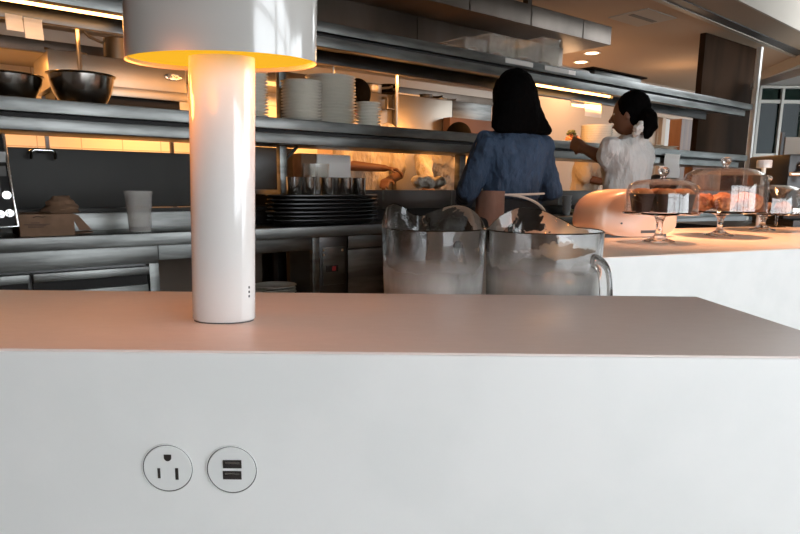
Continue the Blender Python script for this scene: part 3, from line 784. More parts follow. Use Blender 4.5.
# ------------------------------------------------------------------ plates
RIMP = lambda R: [(R*.55, .0), (R*.6, .001), (R*.66, .006), (R*.97, .0135), (R, .0155), (R*.985, .0165), (R*.66, .010), (R*.5, .006), (.004, .006)]
def plate_stack(px, pybase, wpx, n_, z, count, pitch, where, group, mat=PORC, R=None, rim=RIMP, word='plate', zfrom=None):
    c = kn(px, pybase, n_); R = R or abs(kn(px+wpx/2, pybase, n_).x-kn(px-wpx/2, pybase, n_).x)/2*.78
    first = None
    for i in range(count):
        dx = random.uniform(-.0025, .0025); dy = random.uniform(-.0025, .0025)
        p = W(c.x+dx, n_+dy, z+i*pitch+.0005)
        if first is None:
            first = obj('dinner_%s' % word if word == 'plate' else 'soup_bowl', MB().lathe(p, rim(R), 36), mat, loc=p); o = first
        else:
            o = first.copy(); COL.objects.link(o); o.location = p
        if i == 0: s = 'lowest'
        elif i == count-1: s = 'topmost'
        else: s = 'inner, %s from the bottom' % ['second', 'third', 'fourth', 'fifth', 'sixth', 'seventh', 'eighth', 'ninth', 'tenth', 'eleventh', 'twelfth', 'thirteenth', 'fourteenth', 'fifteenth', 'sixteenth', 'seventeenth', 'eighteenth', 'nineteenth', 'twentieth'][i-1]
        tag(o, 'cream %s %s, %s' % (word, where, s), word, group)
    return c
PG = 'plates stacked on the lower overhead shelf'
plate_stack(302, 120, 46, 2.865, zl, 13, .0148, 'in the stack just right of the lamp post', PG)
plate_stack(252, 118, 40, 2.90, zl, 15, .0155, 'in the stack half hidden by the lamp post', PG)
plate_stack(331, 122, 55, 3.00, zl, 16, .0162, 'in the tallest shelf stack', PG)
plate_stack(368, 125, 28, 2.90, zl, 8, .0165, 'in the shortest shelf stack', PG)
plate_stack(275, 293, 45, 2.77, shz, 6, .0165, 'in the stack on the shelf under the worktop', 'plates under the worktop', R=.105)
BOWLP = lambda R: [(R*.5, 0), (R*.55, .002), (R*.9, .022), (R, .04), (R*.97, .041), (R*.85, .024), (R*.4, .006), (.004, .006)]
plate_stack(596, 141, 24, 3.0, zl, 8, .017, 'in the warm lit stack before the ponytailed woman', 'bowls on the lower shelf at right', rim=BOWLP, word='bowl')
plate_stack(610, 142, 17, 3.05, zl, 8, .018, 'in the rear lit stack beside the ponytailed woman', 'bowls on the lower shelf at right', rim=BOWLP, word='bowl')
plate_stack(650, 146, 18, 2.93, zl, 2, .02, 'in the low stack behind the ponytail', 'plates at the right of the shelf')
plate_stack(665, 147, 17, 2.93, zl, 2, .02, 'in the pair right of the ponytail', 'plates at the right of the shelf')

# ------------------------------------------------------------------ things on the worktop and shelves
# woks on lower shelf
for px_, w_, lab in ((9, 80, 'large dark metal mixing bowl at far left on the lower shelf'), (83, 72, 'dark metal mixing bowl on the shelf beside the lamp shade')):
    c = kn(px_, 100, 2.95); c.z = zl
    R_ = abs(kn(px_+w_/2, 90, 2.95).x-kn(px_-w_/2, 90, 2.95).x)/2*.90
    p = W(c.x, 2.95, zl)
    tp = zy(px_, 76, 2.95)-zl
    tag(obj('mixing_bowl', MB().lathe(p, [(R_*.42, .0005), (R_*.56, .004), (R_*.76, tp*.2), (R_*.89, tp*.45), (R_*.97, tp*.75), (R_*1.0, tp*.96), (R_*1.07, tp), (R_*1.06, tp+.003), (R_*.98, tp-.001), (R_*.94, tp*.75), (R_*.73, tp*.24), (R_*.42, .010), (.004, .008)], 48), PANM), lab, 'bowl', 'dark mixing bowls')
# clear beaker
c = kn(140.5, 231, 2.64); R_ = .052
p = W(c.x, 2.64, ZW)
hb_ = zy(139, 191, 2.64)-ZW
t = thing('plastic_beaker', p, 'frosted plastic beaker standing on the steel worktop left of the lamp', 'beaker')
r1 = abs(kn(153.5, 195, 2.64).x-kn(124, 195, 2.64).x)/2*.93
obj('beaker_wall', MB().lathe(p, [(r1*.76, .001), (r1*.79, .004), (r1*.98, hb_*.93), (r1*1.06, hb_*.95), (r1*1.06, hb_), (r1*.99, hb_), (r1*.95, hb_*.93), (r1*.76, .006), (.003, .006)], 40), PLAST, t)
obj('liquid', MB().lathe(p, [(r1*.74, .0075), (r1*.76, .022), (.002, .022)], 32), LIQ, t)
# cardboard takeaway box with tissue
a, b = kn(20, 234, 2.60), kn(60, 237, 2.60)
sB0, sB1 = a.x, b.x
bh = zy(40, 214, 2.60)-ZW
t = thing('cardboard_box', W((sB0+sB1)/2, 2.7, ZW), 'brown printed cardboard food box on the worktop beside the control panel', 'box')
q = MB(KM); zt = ZW+bh
th_ = .003
q.box((sB0, 2.59, ZW+.001), (sB1+.05, 2.80, ZW+.004))
q.box((sB0, 2.59, ZW+.004), (sB1+.05, 2.593, zt)); q.box((sB0, 2.797, ZW+.004), (sB1+.05, 2.80, zt))
q.box((sB0, 2.593, ZW+.004), (sB0+th_, 2.797, zt)); q.box((sB1+.047, 2.593, ZW+.004), (sB1+.05, 2.797, zt))
q.box((sB0, 2.593, zt-.003), (sB1-.06, 2.797, zt))
obj('box_body', q, CARD, t, smooth=False)
q = MB(KM)
sb = sB1+.05
q.rings([[(sb, 2.60, ZW+.003), (sb+.07, 2.62, ZW+.006), (sb+.07, 2.70, ZW+.006), (sb, 2.70, ZW+.003)], [(sb, 2.60, ZW+.006), (sb+.07, 2.62, ZW+.009), (sb+.07, 2.70, ZW+.009), (sb, 2.70, ZW+.006)]])
q.rings([[(sb, 2.66, zt), (sb+.03, 2.66, ZW+.07), (sb+.075, 2.66, ZW+.012), (sb+.03, 2.66, ZW+.012)], [(sb, 2.664, zt), (sb+.03, 2.664, ZW+.07), (sb+.075, 2.664, ZW+.012), (sb+.03, 2.664, ZW+.012)]])
obj('end_flap', q, CARD, t, smooth=False)
q = MB(KM)
random.seed(3)
cx_ = (sB0+sB1)/2
for (zz, x0_, x1_) in ((.35, .28, .5), (.28, .1, .75), (.22, .2, .65), (.16, .2, .6)):
    s0b = sB0+(sB1-sB0)*x0_; s1b = sB0+(sB1-sB0)*x1_
    q.box((s0b, 2.587, ZW+bh*(zz+.25)), (s1b, 2.5895, ZW+bh*(zz+.27)+.001))
q.tube([(cx_-.02, 2.588, ZW+bh*.85), (cx_-.005, 2.588, ZW+bh*.92), (cx_+.01, 2.588, ZW+bh*.85), (cx_+.02, 2.588, ZW+bh*.9)], .0016, 5)
obj('printed_marks', q, INK, t, smooth=False)
q = MB(KM)
G_ = 12; g = [[None]*G_ for _ in range(G_)]
sA_, sB_ = kn(40, 205, 2.7).x, kn(82, 205, 2.7).x
zlow = zt+.001; zhi = zy(60, 196, 2.7)
rs = []
for i in range(G_):
    r_ = []
    for j in range(14):
        a = 2*pi*j/14; f_ = 1-i/(G_-1)*.8
        n3 = noise.noise(Vector((cos(a)*1.3, sin(a)*1.3, i*.35)))*.25
        r_.append((((sA_+sB_)/2)+(sB_-sA_)*.5*f_**.6*(1+n3)*cos(a), 2.70+.07*f_*(1+n3)*sin(a), zlow+(zhi-zlow)*(i/(G_-1))*(1+n3*.3)))
    rs.append(r_)
q.rings(rs); obj('tissue_paper', q, KRAFT, t)
# control panel appliance at left edge
yy = 2.5
ct = thing('control_unit', W(.1, 2.62, ZW), 'black slanted control panel with chrome knobs at the left edge', 'appliance')
n_ = 2.585
c = [kn(-30, 136, n_+.1), kn(2, 133, n_+.1), kn(17, 226, n_), kn(-30, 229, n_)]
def slab(pts, th_, bev=0):
    q = MB(KM); A_ = [Vector(p) for p in pts]; nn = (A_[1]-A_[0]).cross(A_[2]-A_[1]).normalized()*th_
    q.rings([A_, [p+nn for p in A_]]); return q
sg = -1 if ((c[1]-c[0]).cross(c[2]-c[1])).y > 0 else 1
obj('panel_face', slab(c, -.02*sg*-1 if False else .02*(1 if ((c[1]-c[0]).cross(c[2]-c[1])).y > 0 else -1)), BLACKP, ct, smooth=False)
e = [c[1], c[1]+Vector((.012, 0, 0)), c[2]+Vector((.012, 0, 0)), c[2]]
q = MB(KM); q.tube([c[1]+Vector((.002, -.004, 0)), c[2]+Vector((.002, -.004, 0)), c[3]+Vector((0, -.004, 0))], .006, 8); obj('chrome_trim', q, CHROME, ct)
q = MB(KM); q.box((c[3].x, n_+.03, ZW+.03), (c[2].x-.035, n_+.24, zy(0, 150, n_+.1))); obj('housing', q, BLACKP, ct, smooth=False)
q = MB(KM); q.box((c[3].x, n_+.02, ZW), (c[2].x-.05, n_+.24, ZW+.03)); obj('foot', q, BLACKM, ct, smooth=False)
for px_, py_ in ((6, 195), (9, 213), (0, 214)):
    f_ = (py_-133)/93.; pcn = kn(px_, py_, n_+.1*(1-f_)-.012)
    q = MB(KM); q.cyl(pcn+Vector((0, -.02, 0)), pcn+Vector((0, .02, 0)), .014, 16); q.box(pcn+Vector((-.004, -.03, -.012)), pcn+Vector((.004, -.018, .012)))
    obj('knob', q, CHROME, ct)
for py_ in (157, 171):
    f_ = (py_-133)/93.; pcn = kn(2, py_, n_+.1*(1-f_)-.004)
    obj('display', MB(KM).box(pcn+Vector((-.04, -.004, -.018)), pcn+Vector((.012, .004, .018))), bsdf('panel_print', (.25, .25, .24), .4) if py_ == 157 else GAPM, ct, smooth=False)

# black trays
c = kn(325, 222, 2.70)
TN = 2.70
half = abs(kn(384, 210, TN).x-kn(262, 210, TN).x)/2*.88
tn_first = None
cz = ZW
heights = zy(325, 197, TN)-ZW
nt_ = 7
for i in range(nt_):
    dx = [.0, .004, -.004, .005, -.003, .004, -.002][i]
    p = W(c.x+dx, TN+.0, ZW+.0008+i*heights/nt_)
    if tn_first is None:
        mt_ = Matrix.Translation(p) @ KM
        q = MB(mt_)
        pr = [(.80, 0), (.84, .002), (.93, .018), (1.0, .026), (1.0, .030), (.985, .030), (.9, .021), (.8, .005), (.02, .005)]
        q.rings([[(r*half*cos(2*pi*k/48), r*.135*sin(2*pi*k/48), z) for k in range(48)] for r, z in pr])
        tn_first = obj('oval_tray', q, BLACKP, loc=p); o = tn_first
    else: o = tn_first.copy(); COL.objects.link(o); o.location = p
    tag(o, 'black oval serving tray, %s in the stack under the steel cups' % ['lowest', 'second from bottom', 'third from bottom', 'middle', 'third from top', 'second from top', 'topmost'][i], 'tray', 'black oval trays')
tz = ZW+heights*(nt_-1)/nt_+.0008+.0055
# steel cups on trays
cf = None
for (px_, py_, dn, lab) in ((294, 196, 0, 'leftmost steel cup on the black trays'), (309, 196, -.03, 'steel cup second from left on the trays'), (327, 196, -.03, 'steel cup in the middle of the tray top'), (346, 196, -.03, 'steel cup right of the middle on the trays'), (359, 196, .0, 'taller looking steel cup at rear right of the trays'), (336, 190, .045, 'steel cup at the rear, between and behind the front cups')):
    c = kn(px_, py_, 2.70+dn); p = W(c.x, 2.70+dn, tz)
    if cf is None:
        R_ = .036; Hc = zy(300, 177, 2.70)-tz
        cf = obj('steel_cup', MB().lathe(p, [(R_*.86, 0), (R_*.9, .002), (R_, Hc-.003), (R_*1.03, Hc), (R_*.98, Hc), (R_*.88, .006), (.003, .005)], 28), CHROME, loc=p); o = cf
    else: o = cf.copy(); COL.objects.link(o); o.location = p; 
    tag(o, lab, 'cup', 'steel cups on the trays')
# fluted clear container + boxes behind on the pass top
c = kn(318, 180, 2.95); p = W(c.x, 2.97, pz-.004)
R_ = .07; seg = 48; H2 = zy(318, 163, 2.97)-pz
q = MB(); q.rings([[(p.x+(r+(.002 if k % 4 < 2 else 0))*cos(2*pi*k/seg), p.y+(r+(.002 if k % 4 < 2 else 0))*sin(2*pi*k/seg), p.z+z) for k in range(seg)] for r, z in ((R_*.85, .001), (R_, H2), (R_*.95, H2), (R_*.8, .005))])
tag(obj('fluted_tub', q, CLEARP), 'clear fluted plastic tub behind the steel cups', 'tub')
for pa, pb2, ya, nn, mt_, lab in ((301, 317, 146, 3.12, CARD, 'narrow brown carton behind the clear tub'), (317, 351, 147, 3.12, PAPER, 'pale folded carton standing behind the steel cups')):
    a, b = kn(pa, ya, nn), kn(pb2, ya, nn)
    q = kbox((a.x, nn, pz-.003), (b.x-.003, nn+.1, 1.265), .002)
    t_ = thing('carton', W((a.x+b.x)/2, nn+.05, pz-.003), lab, 'carton'); obj('carton_body', q, mt_, t_)
    obj('top_flap', kbox((a.x+.004, nn-.002, 1.22), (b.x-.007, nn, 1.262)), mt_, t_, smooth=False)
# salads / food bits near blue woman
def salad_tray(px_, py_, n_, z_, r, lab, mat=SALAD, cnt=16):
    c = kn(px_, py_, n_); p = W(c.x, n_, z_)
    t_ = thing('salad_plate', p, lab, 'plate')
    obj('dish', MB().lathe(p, [(r*.6, .0005), (r*.7, .004), (r, .014), (r*1.01, .017), (r*.68, .008), (.003, .006)], 32), PORC, t_)
    q = MB(); rnd = random.Random(int(px_))
    for i in range(cnt):
        a = rnd.uniform(0, 2*pi); rr = rnd.uniform(0, r*.6)
        q.ell((p.x+rr*cos(a), p.y+rr*sin(a), p.z+.018+rnd.uniform(0, .022)), (rnd.uniform(.012, .026), rnd.uniform(.01, .02), rnd.uniform(.004, .012)), 8, 6, Matrix.Rotation(rnd.uniform(-.8, .8), 3, 'X'))
    o = obj('leafy_food', q, mat, t_); o['kind'] = 'stuff'
salad_tray(486, 208, 2.70, ZW+.0, .11, 'salad plate on the worktop beside the denim sleeve', cnt=22)
salad_tray(482, 187, 3.1, pz-.004, .09, 'plate of yellow food on the pass behind the denim shirt', PASTRY)
salad_tray(582, 196, 2.75, ZW, .13, 'salad plate on the worktop behind the rounded peach machine', cnt=22)
# stacked small white cups
c = kn(567, 200, 2.72); base = None
for i in range(4):
    p = W(c.x, 2.72, ZW+.0006+i*.028)
    if base is None: base = obj('cup', MB().lathe(p, [(.022, 0), (.032, .045), (.034, .05), (.030, .05), (.020, .004), (.002, .004)], 20), bsdf('greyblue_cup', (.42, .45, .48), .3), loc=p); o = base
    else: o = base.copy(); COL.objects.link(o); o.location = p
    tag(o, 'small grey cup in the stack right of the denim shirt, %s' % ['lowest', 'second lowest', 'second highest', 'topmost'][i], 'cup', 'stacked grey cups')
# white cloth bundle on pass before chef
c = kn(428, 190, 3.12)
q = MB()
for i in range(7):
    q.ell(W(c.x-.09+i*.03, 3.12+.02*sin(i*2), pz+.046+.008*cos(i*3)), (.045, .05, .035), 12, 8)
tag(obj('folded_towel', q, CHEFC, mods=remesh(.007, 2, .01, .03)), 'crumpled white towel on the pass before the bending cook', 'towel')

# hanging papers
def paper(px0, px1, py0, py1, n_, lab, tilt=0., grp='order slips hung on the rails'):
    a, b = kn(px0, py0, n_), kn(px1, py1, n_)
    q = MB(KM)
    rs = []
    for i in range(6):
        z = a.z+(b.z-a.z)*i/5; off = .006*sin(i*1.1)
        rs.append([(a.x+tilt*i/5, n_+off, z), (b.x+tilt*i/5, n_+off+.004, z), (b.x+tilt*i/5, n_+off+.0055, z), (a.x+tilt*i/5, n_+off+.0015, z)])
    q.rings(rs)
    return tag(obj('order_slip', q, PAPER, smooth=False), lab, 'paper', grp)
paper(5, 24, 13, 32, 3.105, 'left shorter paper slip hanging at the top left')
paper(23.5, 44, 17, 40.5, 3.108, 'right longer paper slip hanging at the top left')
paper(571, 584, 92, 108, 3.18, 'small paper slip left of a pair above the plated food')
paper(585.5, 601, 95, 118, 3.18, 'larger paper slip hanging above the warm lit bowls')
paper(665.5, 679, 153.5, 178, 2.735, 'white paper slip hanging from the lower shelf at right')
# plastic bins on the upper shelf
def bin_(px0, px1, pyt, pyb, n_, lab):
    a, b = kn(px0, pyt, n_), kn(px1, pyt, n_); zb = zu+.0008
    H_ = a.z-zb
    t_ = thing('storage_bin', W((a.x+b.x)/2, n_+.12, zb), lab, 'bin', 'clear bins on the upper shelf')
    q = MB(KM); w_ = .004; n1_ = n_+.26
    q.box((a.x, n_, zb), (b.x, n1_, zb+w_)); q.box((a.x, n_, zb+w_), (b.x, n_+w_, zb+H_)); q.box((a.x, n1_-w_, zb+w_), (b.x, n1_, zb+H_))
    q.box((a.x, n_+w_, zb+w_), (a.x+w_, n1_-w_, zb+H_)); q.box((b.x-w_, n_+w_, zb+w_), (b.x, n1_-w_, zb+H_))
    obj('bin_shell', q, CLEARP, t_, smooth=False)
    q = MB(KM); q.box((a.x-.004, n_-.004, zb+H_), (b.x+.004, n1_+.004, zb+H_+.010), .003); obj('bin_lid', q, CLEARP, t_)
    q = MB(KM); rnd = random.Random(int(px0))
    for i in range(10): q.ell((rnd.uniform(a.x+.05, b.x-.05), rnd.uniform(n_+.05, n1_-.05), zb+w_+.03), (.04, .04, .026), 8, 6)
    o = obj('bin_contents', q, WOODO, t_); o['kind'] = 'stuff'
bin_(465, 487, 38, 50, 2.85, 'low clear storage bin leftmost on the upper shelf')
bin_(490, 516, 34, 54, 2.85, 'clear storage bin in the middle on the upper shelf')
bin_(519, 541, 40, 60, 2.85, 'clear storage bin right of middle on the upper shelf')
bin_(543, 560, 38, 62, 2.85, 'clear storage bin rightmost on the upper shelf')
# small tongs/whisk on shelf edge
a = kn(572, 66, 2.82)
q = MB(KM); q.tube([(a.x-.16, 2.82, zu+.0135), (a.x, 2.82, zu+.0135)], .012, 8)
q.tube([(a.x+.10+.08*cos(t_), 2.82+.03*sin(t_), zu+.014) for t_ in [pi-2*pi*k/16*.98 for k in range(17)]], .010, 8)
q.tube([(a.x-.01, 2.82, zu+.012), (a.x+.03, 2.82, zu+.012)], .011, 8)
tag(obj('scoop', q, bsdf('pale_plastic', (.5, .48, .45), .4)), 'pale long-handled scoop lying on the upper shelf edge', 'utensil')
# lidded steel pan on the upper shelf right
a, b = kn(592, 70, 2.85), kn(644, 80, 2.85)
t = thing('lidded_pan', W((a.x+b.x)/2, 2.98, zu), 'steel pan with dark flat lid on the upper shelf, right of the bins', 'pan')
zt3 = zy(600, 69, 2.85)
obj('pan_body', kbox((a.x+.02, 2.84, zu+.0008), (b.x-.05, 3.1, zt3-.012), .008), STEEL, t)
obj('pan_lid', kbox((a.x-.03, 2.82, zt3-.011), (b.x, 3.12, zt3), .003), WOODD, t)
# broiler, back line equipment
NE = 4.1
def eq(px0, px1, pyt, pyb, n_, depth=.5):
    a = kn(px0, pyt, n_); b = kn(px1, pyb, n_); return a.x, b.x, kn((px0+px1)/2, pyb, n_).z, kn((px0+px1)/2, pyt, n_).z
x0, x1, z0, z1 = eq(48, 187, 58, 93, NE)
t = thing('salamander_broiler', W((x0+x1)/2, NE+.25, 0), 'steel broiler with an oval badge behind the mixing bowls', 'appliance')
zlo = kn(150, 112, NE).z-.03
obj('broiler_body', kbox((x0, NE, z0), (x1, NE+.5, z1), .01), BRASSY, t)
obj('control_band', kbox((x0+.2, NE-.015, z0-.02), (x1-.004, NE, z0+.035), .003), BRASSY, t)
zlo = kn(150, 112, NE).z-.03
obj('cavity', kbox((x0+.03, NE+.06, zlo), (x1-.03, NE+.5, z0)), BLACKM, t, smooth=False)
obj('side_leg', kbox((x1-.02, NE+.3, 0), (x1, NE+.33, z0-.02)), STEELD, t, smooth=False)
obj('side_leg', kbox((x0, NE+.3, 0), (x0+.02, NE+.33, z0-.02)), STEELD, t, smooth=False)
obj('left_cover', kbox((x0-.004, NE-.012, z0), (kn(82, 70, NE).x, NE, z1), .003), BRASSY, t)
c = kn(174, 77, NE-.02)
q = MB(KM); q.rings([[(c.x+r*.055*cos(2*pi*k/24), NE-y, c.z+r*.022*sin(2*pi*k/24)) for k in range(24)] for r, y in ((1, 0), (1, .008), (.85, .012))])
bg = obj('oval_badge', q, CHROME, t)
q = MB(KM); q.tube([(c.x-.028, NE-.0125, c.z-.006), (c.x-.018, NE-.0125, c.z+.008), (c.x-.008, NE-.0125, c.z-.006), (c.x+.004, NE-.0125, c.z+.006), (c.x+.016, NE-.0125, c.z-.006), (c.x+.03, NE-.0125, c.z+.006)], .0025, 6); obj('badge_script', q, TRIMD, bg)
btop = z1
# pots & utensils on the broiler
def pot(px_, py_, n_, r, h, lab, z, mat=BRASSY, hd=1):
    c = kn(px_, py_, n_); p = W(c.x, n_, z)
    t_ = thing('saucepan', p, lab, 'pan', 'pans on the equipment tops')
    obj('pan_body', MB().lathe(p, [(r*.9, .0006), (r, .012), (r, h), (r*1.03, h+.003), (r*.96, h), (r*.94, .014), (.003, .008)], 28), mat, t_)
    q = MB(KM); k_ = KI @ p
    q.tube([(k_.x-hd*r, n_, z+h*.8), (k_.x-hd*(r+.08), n_-.02, z+h*.95), (k_.x-hd*(r+.11), n_-.03, z+h*1.15)], .009, 8); obj('pan_handle', q, mat, t_)
pot(117, 55, NE+.15, .075, .13, 'tall saucepan standing on the broiler beside the lamp shade', btop+.0, BRASSY)
pot(97, 56, NE+.40, .07, .04, 'shallow saucepan on the broiler left of the tall one', btop, PANM)
pot(76, 55, NE+.2, .06, .03, 'small shallow pan on the broiler near the hanging rod', btop, BRASSY)
# rear exhaust hood (left part)
x0 = SL; x1 = kn(205, 40, 4.4).x
hz = zy(30, 47, 4.6)
q = MB(KM)
xh = kn(505, 90, 4.6).x
q.rings([[(x, 4.6, hz), (x, NW-.01, hz), (x, NW-.01, hz+.7), (x, 5.0, hz+.7), (x, 4.6, hz+.12)] for x in (x0, xh)])
hd = thing('exhaust_hood', W(2.5, 4.6, hz), 'long steel exhaust hood over the cooking line at the back', 'hood')
obj('hood_canopy', q, bsdf('hood_steel', (.40, .36, .31), .5, .6, bump=(5, (1, 1, 1), .2, .01)), hd, smooth=False)
obj('hood_rim', kbox((x0, 4.585, hz-.025), (xh, 4.63, hz+.05), .004), DUCT, hd)
for px_ in (100, 250, 400):
    s = kn(px_, 50, 4.5).x
    q = kbox((s, 4.8, hz-.012), (s+.5, 4.95, hz-.001)); obj('hood_light', q, emat('hood_glow', (1, .50, .16), 2.), hd, smooth=False)
# centre back equipment
x0, x1, z0, z1 = eq(397, 452, 97, 133, 4.2)
t = thing('steel_oven', W((x0+x1)/2, 4.5, 0), 'warm lit steel oven behind the blue shirted woman', 'appliance')
obj('oven_body', kbox((x0, 4.2, 0), (x1, 4.8, z1), .01), BRASSY, t)
obj('oven_side', kbox((x1+.002, 4.2, z1-.25), (kn(492, 100, 4.2).x, 4.8, z1), .006), STEEL, t)
obj('oven_ledge', kbox((x1-.12, 4.1, zy(460, 118, 4.1)-.16), (kn(500, 120, 4.1).x, 4.19, zy(460, 118, 4.1)), .006), bsdf('brown_board', (.12, .06, .035), .6), t)
pot(425, 96, 4.4, .07, .05, 'dark saucepan on the steel oven, left of its neighbour', z1, PANM, -1)
pot(440, 96, 4.45, .06, .045, 'bright saucepan with raised handle on the steel oven', z1, BRASSY, -1)
x0, x1, z0, z1 = eq(362, 393, 93, 128, 4.25)
t = thing('pan_rack', W((x0+x1)/2, 4.4, 0), 'warm lit steel pan rack behind the shortest plate stack', 'rack')
obj('rack_frame', kbox((x0, 4.25, 0), (x1, 4.6, z1), .01), BRASSY, t)
pts = [kn(382, 98, 4.22), kn(387, 98, 4.2), kn(387, 109, 4.2), kn(393, 109, 4.2), kn(393, 101, 4.22)]
obj('pipe', MB(KM).tube(pts, .014, 8), BRASSY, t)
pot(372, 92, 4.35, .08, .07, 'round bright pot on the pan rack above the shortest plate stack', z1, BRASSY, -1)
for i in range(3):
    c = kn(387, 94, 4.4); 
    p = W(c.x+.02*i, 4.42, z1+.002+i*.035)
    tag(obj('frying_pan', MB().lathe(p, [(.07, .0), (.09, .03), (.093, .031), (.07, .005), (.003, .004)], 28), PANM, loc=p), 'dark frying pan on the pan rack, %s of three' % ['lowest', 'middle', 'topmost'][i], 'pan', 'stacked frying pans')
x0, x1, z0, z1 = eq(388, 419, 86, 97, 4.0)
tag(obj('white_carton', kbox((kn(399, 90, 4.3).x, 4.3, kn(425, 97, 4.2).z+.006), (kn(420, 90, 4.3).x, 4.34, z1), .004), PAPER), 'white board standing on the steel oven top above the cook', 'board')
# cabinets bits at right beyond post
a, b = kn(684, 160, 3.3), kn(712, 172, 3.3)
tag(obj('wooden_crate', kbox((a.x, 3.2, pz-.003), (b.x, 3.29, zy(700, 163, 3.3)), .005), WOODO), 'orange brown crate on the pass behind the cake domes', 'crate')
q = MB()
for i in range(9): q.ell(W(kn(640+i*4, 165, 3.15).x, 3.15+.02*sin(i*3), pz+.072+.02*sin(i*2)), (.07, .05, .055), 10, 8)
tag(obj('black_bag', q, BLACKM, mods=remesh(.012, 2)), 'crumpled black bag on the pass beside the hanging slip', 'bag')
c = kn(674, 162, 3.1)

# upper steel bulkhead in front
NH = 3.2
zb1 = kn(610, 45, NH).z; zb2 = kn(612, 27, NH).z; sE_ = kn(611, 40, NH).x
nrear = kz(410, 14, zb1).y
bk = thing('steel_bulkhead', W(3, NH, zb1), 'brushed steel duct casing hanging over the upper shelf', 'duct')
obj('casing', kbox((SL, NH, zb1), (sE_, nrear+.3, zb2), .003), DUCT, bk)
s = .6
while s < sE_-.2:
    obj('casing_seam', kbox((s, NH-.003, zb1+.002), (s+.01, NH, zb2-.002)), DUCT, bk, smooth=False); s += .62
sR2 = kn(563, 50, nrear).x
obj('rear_casing', kbox((SL, nrear, 2.05), (sR2, nrear+.25, zb1-.001)), DUCT, bk, smooth=False)
s = 1.1
while s < sR2-.2:
    obj('rear_seam', kbox((s, nrear-.006, 2.07), (s+.02, nrear, zb1-.01)), DUCT, bk, smooth=False); s += .9
obj('hanger', kbox((1.5, NH+.3, zb2), (1.55, NH+.35, ZC)), DUCT, bk, smooth=False)
obj('hanger', kbox((4.0, NH+.3, zb2), (4.05, NH+.35, ZC)), DUCT, bk, smooth=False)

# ceiling lights and vent
for px_, py_, lab in ((592, 53, 'round recessed ceiling downlight, the nearer of the two lit'), (581, 62, 'round recessed ceiling downlight, the farther and lower of the two lit')):
    c = onz(px_, py_, ZC)
    t = thing('downlight', (c.x, c.y, ZC-.004), lab, 'downlight', 'recessed downlights')
    obj('lamp_ring', MB().lathe((c.x, c.y, ZC-.006), [(.075, .006), (.085, 0), (.10, 0), (.10, .006)], 24, closed=True), WALLW, t)
    obj('lamp_disc', MB().lathe((c.x, c.y, ZC-.003), [(.075, .0), (.075, .003)], 24), DOWNE, t)
c = onz(668, 13, ZC-.01)
k_ = KI @ c
t = thing('ceiling_vent', (c.x, c.y, ZC-.01), 'pale square air vent in the tan kitchen ceiling', 'vent')
obj('vent_frame', kbox((k_.x-.25, k_.y-.2+.25, ZC-.008), (k_.x+.25, k_.y+.2+.25, ZC)), CEILW, t, smooth=False)
obj('vent_slot', kbox((k_.x-.2, k_.y+.22, ZC-.011), (k_.x+.2, k_.y+.27, ZC-.008)), TRIMD, t, smooth=False)

# ------------------------------------------------------------------ people
def rotz(v, a): return Vector((v[0]*cos(a)-v[1]*sin(a), v[0]*sin(a)+v[1]*cos(a), v[2]))
def hand(q, wrist, dirv, palmn, s=1., curl=.5, side=1):
    """palm and five separate bent fingers; dirv points along the hand, palmn out of the palm"""
    d = Vector(dirv).normalized(); pn = Vector(palmn); pn = (pn-d*pn.dot(d)).normalized(); u = d.cross(pn).normalized()*side
    w = Vector(wrist)
    for k in (-.028, -.010, .009, .028):
        q.tube([w+u*k*.6*s-d*.01, w+d*.045*s+u*k*s, w+d*.088*s+u*k*s], [.017*s, .0165*s, .012*s], 8, True)
    for k, L1 in ((-.030, .060), (-.010, .078), (.010, .083), (.030, .074)):
        b = w+d*.085*s+u*k*s; pts = [b-d*.02]; ang_ = curl*.5
        for j, seg_ in enumerate((.45, .31, .24)):
            dd = d*cos(ang_)+pn*sin(ang_); pts.append(pts[-1]+dd*(L1*seg_*s+(.02 if j == 0 else 0))); ang_ += curl*.8
        q.tube(pts, [.0092*s, .0088*s, .008*s, .0068*s], 8, True)
    b = w+d*.025*s+u*.028*s; tdir = (d*.65+u*.75+pn*.3*(.5+curl)).normalized()
    q.tube([b, b+tdir*.035*s, b+tdir*.035*s+(tdir*.5+d*.7+pn*curl*.5).normalized()*.03*s], [.0115*s, .0100*s, .0078*s], 8, True)
